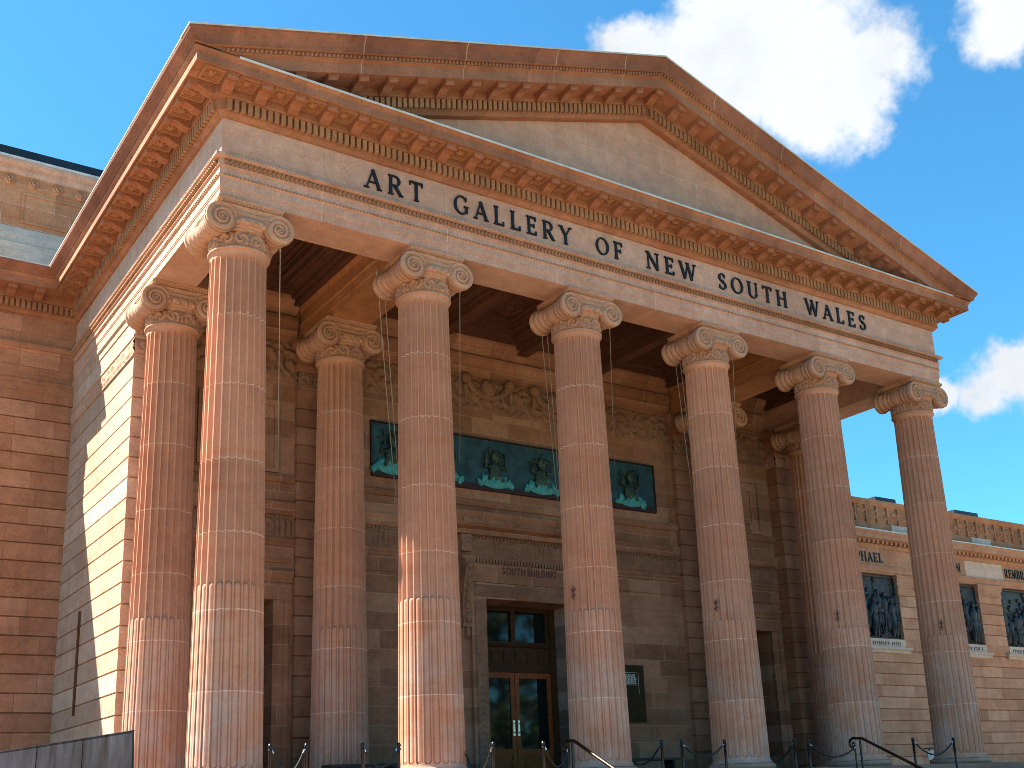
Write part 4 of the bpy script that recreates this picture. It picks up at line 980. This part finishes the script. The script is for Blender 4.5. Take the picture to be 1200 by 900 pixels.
# ------------------------------------------------------------------ zinc clad parapet in the left foreground
PP = [(-2.776, -4.5, .616), (-3.142, -3.607, .580), (-3.508, -2.715, .548), (-3.86, -1.86, .505), (-4.21, -1.0, .467), (-4.56, -.15, .43)]
e = empty('ramp_parapet', (-2.776, -4.5, -1.86), 'low dark zinc clad ramp wall in the left foreground', 'wall')
O = Vector((-2.776, -4.5, -1.86))
for i in range(len(PP) - 1):
    p, q = Vector(PP[i]) - O, Vector(PP[i + 1]) - O; d = (q - p); d.z = 0; d.normalize(); nn = Vector((d.y, -d.x, 0))
    p = p + d * .008; q = q - d * .008
    f0, f1 = p - Vector((0, 0, p.z)), q - Vector((0, 0, q.z)); k = MB(); out = nn * .02; bk_ = nn * -.03
    sk = d * -.10 if i == 0 else Vector((0, 0, 0))
    k.hexa([f0 + out + sk, f1 + out, f1 + bk_, f0 + bk_ + sk], [p, q, q + bk_, p + bk_]); o = k.build('cladding_panel', 'zinc', e)
k = MB(); p, q = Vector(PP[0]) - O, Vector(PP[-1]) - O; d = (q - p).normalized(); nn = Vector((d.y, -d.x, 0)).normalized()
k.hexa([p - nn * -.006 + Vector((0, 0, .003)), q + nn * .006 + Vector((0, 0, .003)), q - nn * .04 + Vector((0, 0, .003)), p - nn * .04 + Vector((0, 0, .003))], [p + nn * .006 + Vector((0, 0, .012)), q + nn * .006 + Vector((0, 0, .012)), q - nn * .04 + Vector((0, 0, .012)), p - nn * .04 + Vector((0, 0, .012))]); k.build('coping', 'zinc', e)

# ------------------------------------------------------------------ park trees across the road (seen only as reflections in the door glass)
M['leaf'] = plain('fig_leaves', (.045, .085, .02), .6, 0, .5, 2, .1); M['bark'] = plain('fig_bark', (.12, .09, .07), .9, 0, .4, 3, .4)
def tree(x, y, h, seed):
    rr = random.Random(seed); e = empty('park_tree', (x, y, -1.87), 'tall leafy park tree across the road from the gallery', 'tree', 'park trees across the road')
    t = MB(); t.tube([(0, 0, 0), (.1, .05, h * .2), (-.05, .1, h * .4), (.1, 0, h * .65)], [.55, .42, .34, .15], 10)
    for k in range(6):
        a = k * 1.05 + rr.uniform(-.3, .3); z0 = h * rr.uniform(.25, .45); t.tube([(0, 0, z0), (cos(a) * h * .14, sin(a) * h * .14, z0 + h * .14), (cos(a) * h * .27, sin(a) * h * .27, z0 + h * .24)], [.2, .13, .05], 7)
    t.build('trunk', 'bark', e); c = MB()
    for k in range(70):
        a = rr.uniform(0, 2 * pi); q = sqrt(rr.random()) * h * .36; cz = h * rr.uniform(.14, .95); q *= 1.1 - abs(cz / h - .6)
        for j in range(60):
            v = Vector((rr.gauss(0, 1), rr.gauss(0, 1), rr.gauss(0, .7))).normalized() * rr.uniform(.3, 1.25); p_ = Vector((q * cos(a), q * sin(a), cz)) + v; u = Vector((rr.uniform(-1, 1), rr.uniform(-1, 1), rr.uniform(-1, 1))).normalized(); w_ = u.orthogonal().normalized()
            c.add([p_ - u * .34, p_ + w_ * .17, p_ + u * .34, p_ - w_ * .17], [(0, 1, 2, 3)])
    c.build('crown', 'leaf', e)
for i, (x, y, h) in enumerate(((24, -44, 19), (33, -47, 22), (42, -43, 20), (51, -46, 23), (60, -43, 21), (70, -47, 22))): tree(x, y, h, i)

# ------------------------------------------------------------------ light, sky, camera
SUN = Vector((-1.0, .80, 1.48)).normalized()
sd = bpy.data.lights.new('sun', 'SUN'); sd.energy = 5.0; sd.angle = radians(.5); sd.color = (1, .92, .78)
so = bpy.data.objects.new('sun', sd); COL.objects.link(so); so.rotation_mode = 'QUATERNION'; so.rotation_quaternion = (-SUN).to_track_quat('-Z', 'Y'); so.location = (-30, 30, 40)
w = bpy.data.worlds.new('World'); scn.world = w; w.use_nodes = True; nt = w.node_tree; nt.nodes.clear(); b = NB(nt)
out = b.n('ShaderNodeOutputWorld'); bg = b.n('ShaderNodeBackground'); bg.inputs['Strength'].default_value = .064; b.l(bg.outputs[0], out.inputs[0])
sky = b.n('ShaderNodeTexSky', sky_type='NISHITA'); sky.sun_disc = False; sky.sun_elevation = math.asin(SUN.z); sky.sun_rotation = atan2(SUN.x, SUN.y) % (2 * pi); sky.air_density = 1.0; sky.dust_density = .3; sky.ozone_density = 2.0
tcx = b.n('ShaderNodeTexCoord'); vec = tcx.outputs['Generated']
CL = [((0.581, 0.5774, 0.5736), .0404), ((0.6158, 0.5442, 0.5698), .0608), ((0.6577, 0.5064, 0.5577), .0625), ((0.6853, 0.4695, 0.5567), .0351), ((0.5472, 0.5952, 0.5885), .0261), ((0.6561, 0.5361, 0.5311), .0388), ((0.6055, 0.5201, 0.6024), .0556), ((0.6939, 0.4943, 0.5237), .0282), ((0.734, 0.3865, 0.5584), .0321), ((0.8093, 0.501, 0.3066), .0243), ((0.7935, 0.5261, 0.3061), .0171), ((0.823, 0.4744, 0.3125), .0262)]
CLV = 4.0
wn_ = b.n('ShaderNodeTexNoise', i_Scale=14, i_Detail=5, i_Roughness=.6); b.l(vec, wn_.inputs['Vector'])
wa = b.n('ShaderNodeVectorMath', operation='SUBTRACT'); b.l(wn_.outputs['Color'], wa.inputs[0]); wa.inputs[1].default_value = (.5, .5, .5)
wb = b.n('ShaderNodeVectorMath', operation='SCALE'); wb.inputs['Scale'].default_value = .075; b.l(wa.outputs[0], wb.inputs[0])
wc = b.n('ShaderNodeVectorMath', operation='ADD'); b.l(vec, wc.inputs[0]); b.l(wb.outputs[0], wc.inputs[1])
acc = None
for d, r in CL:
    dt = b.n('ShaderNodeVectorMath', operation='DISTANCE'); b.l(wc.outputs[0], dt.inputs[0]); dt.inputs[1].default_value = d
    v = b.math('SUBTRACT', 1.0, b.math('DIVIDE', dt.outputs['Value'], r * 1.25))
    acc = v if acc is None else b.math('MAXIMUM', acc, v)
nz = b.noise(vec, 22, 9, .62); nzc = b.noise(vec, 9, 6, .6)
dens = b.math('ADD', acc, b.math('MULTIPLY', b.math('SUBTRACT', nz, .5), .95))
mask = b.ramp(dens, -.06, .48); mask.node.interpolation_type = 'SMOOTHSTEP'
shade = b.math('ADD', .84, b.math('MULTIPLY', b.ramp(nzc, .36, .62), .16))
ccol = b.n('ShaderNodeCombineXYZ')
for i, kf in enumerate((CLV * .96, CLV, CLV * 1.05)): b.l(b.math('MULTIPLY', shade, kf), ccol.inputs[i])
skc = b.mix(1.0, sky.outputs[0], (.36, .90, 1.06), 'MULTIPLY')
b.l(b.mix(mask, skc, ccol.outputs[0]), bg.inputs['Color'])

RM = [[0.8311366562027379, -0.5547104444812757, -0.0388353125313976], [0.11705416648664832, 0.24280401155047587, -0.9629872969479344], [0.5436084811922471, 0.7958282068124085, 0.2667344829928749]]
cam = bpy.data.cameras.new('camera'); co = bpy.data.objects.new('camera', cam); COL.objects.link(co); scn.camera = co
right, down, fwd = (Vector(r) for r in RM)
mt = Matrix.Identity(4)
for i in range(3): mt[i][0] = right[i]; mt[i][1] = -down[i]; mt[i][2] = -fwd[i]
mt.translation = Vector((-6.82, -18.856, -.317)); co.matrix_world = mt
cam.sensor_width = 36; cam.lens = 36 * 1322.21 / 1200; cam.shift_x = 0; cam.shift_y = 115.2 / 1200; cam.clip_end = 1500; cam.clip_start = .1
vs = scn.view_settings; vs.view_transform = 'Standard'; vs.look = 'None'; vs.exposure = 2.02
scn.cycles.pixel_filter_type = 'BLACKMAN_HARRIS'; scn.cycles.filter_width = .85; vs.gamma = 1; vs.use_curve_mapping = False
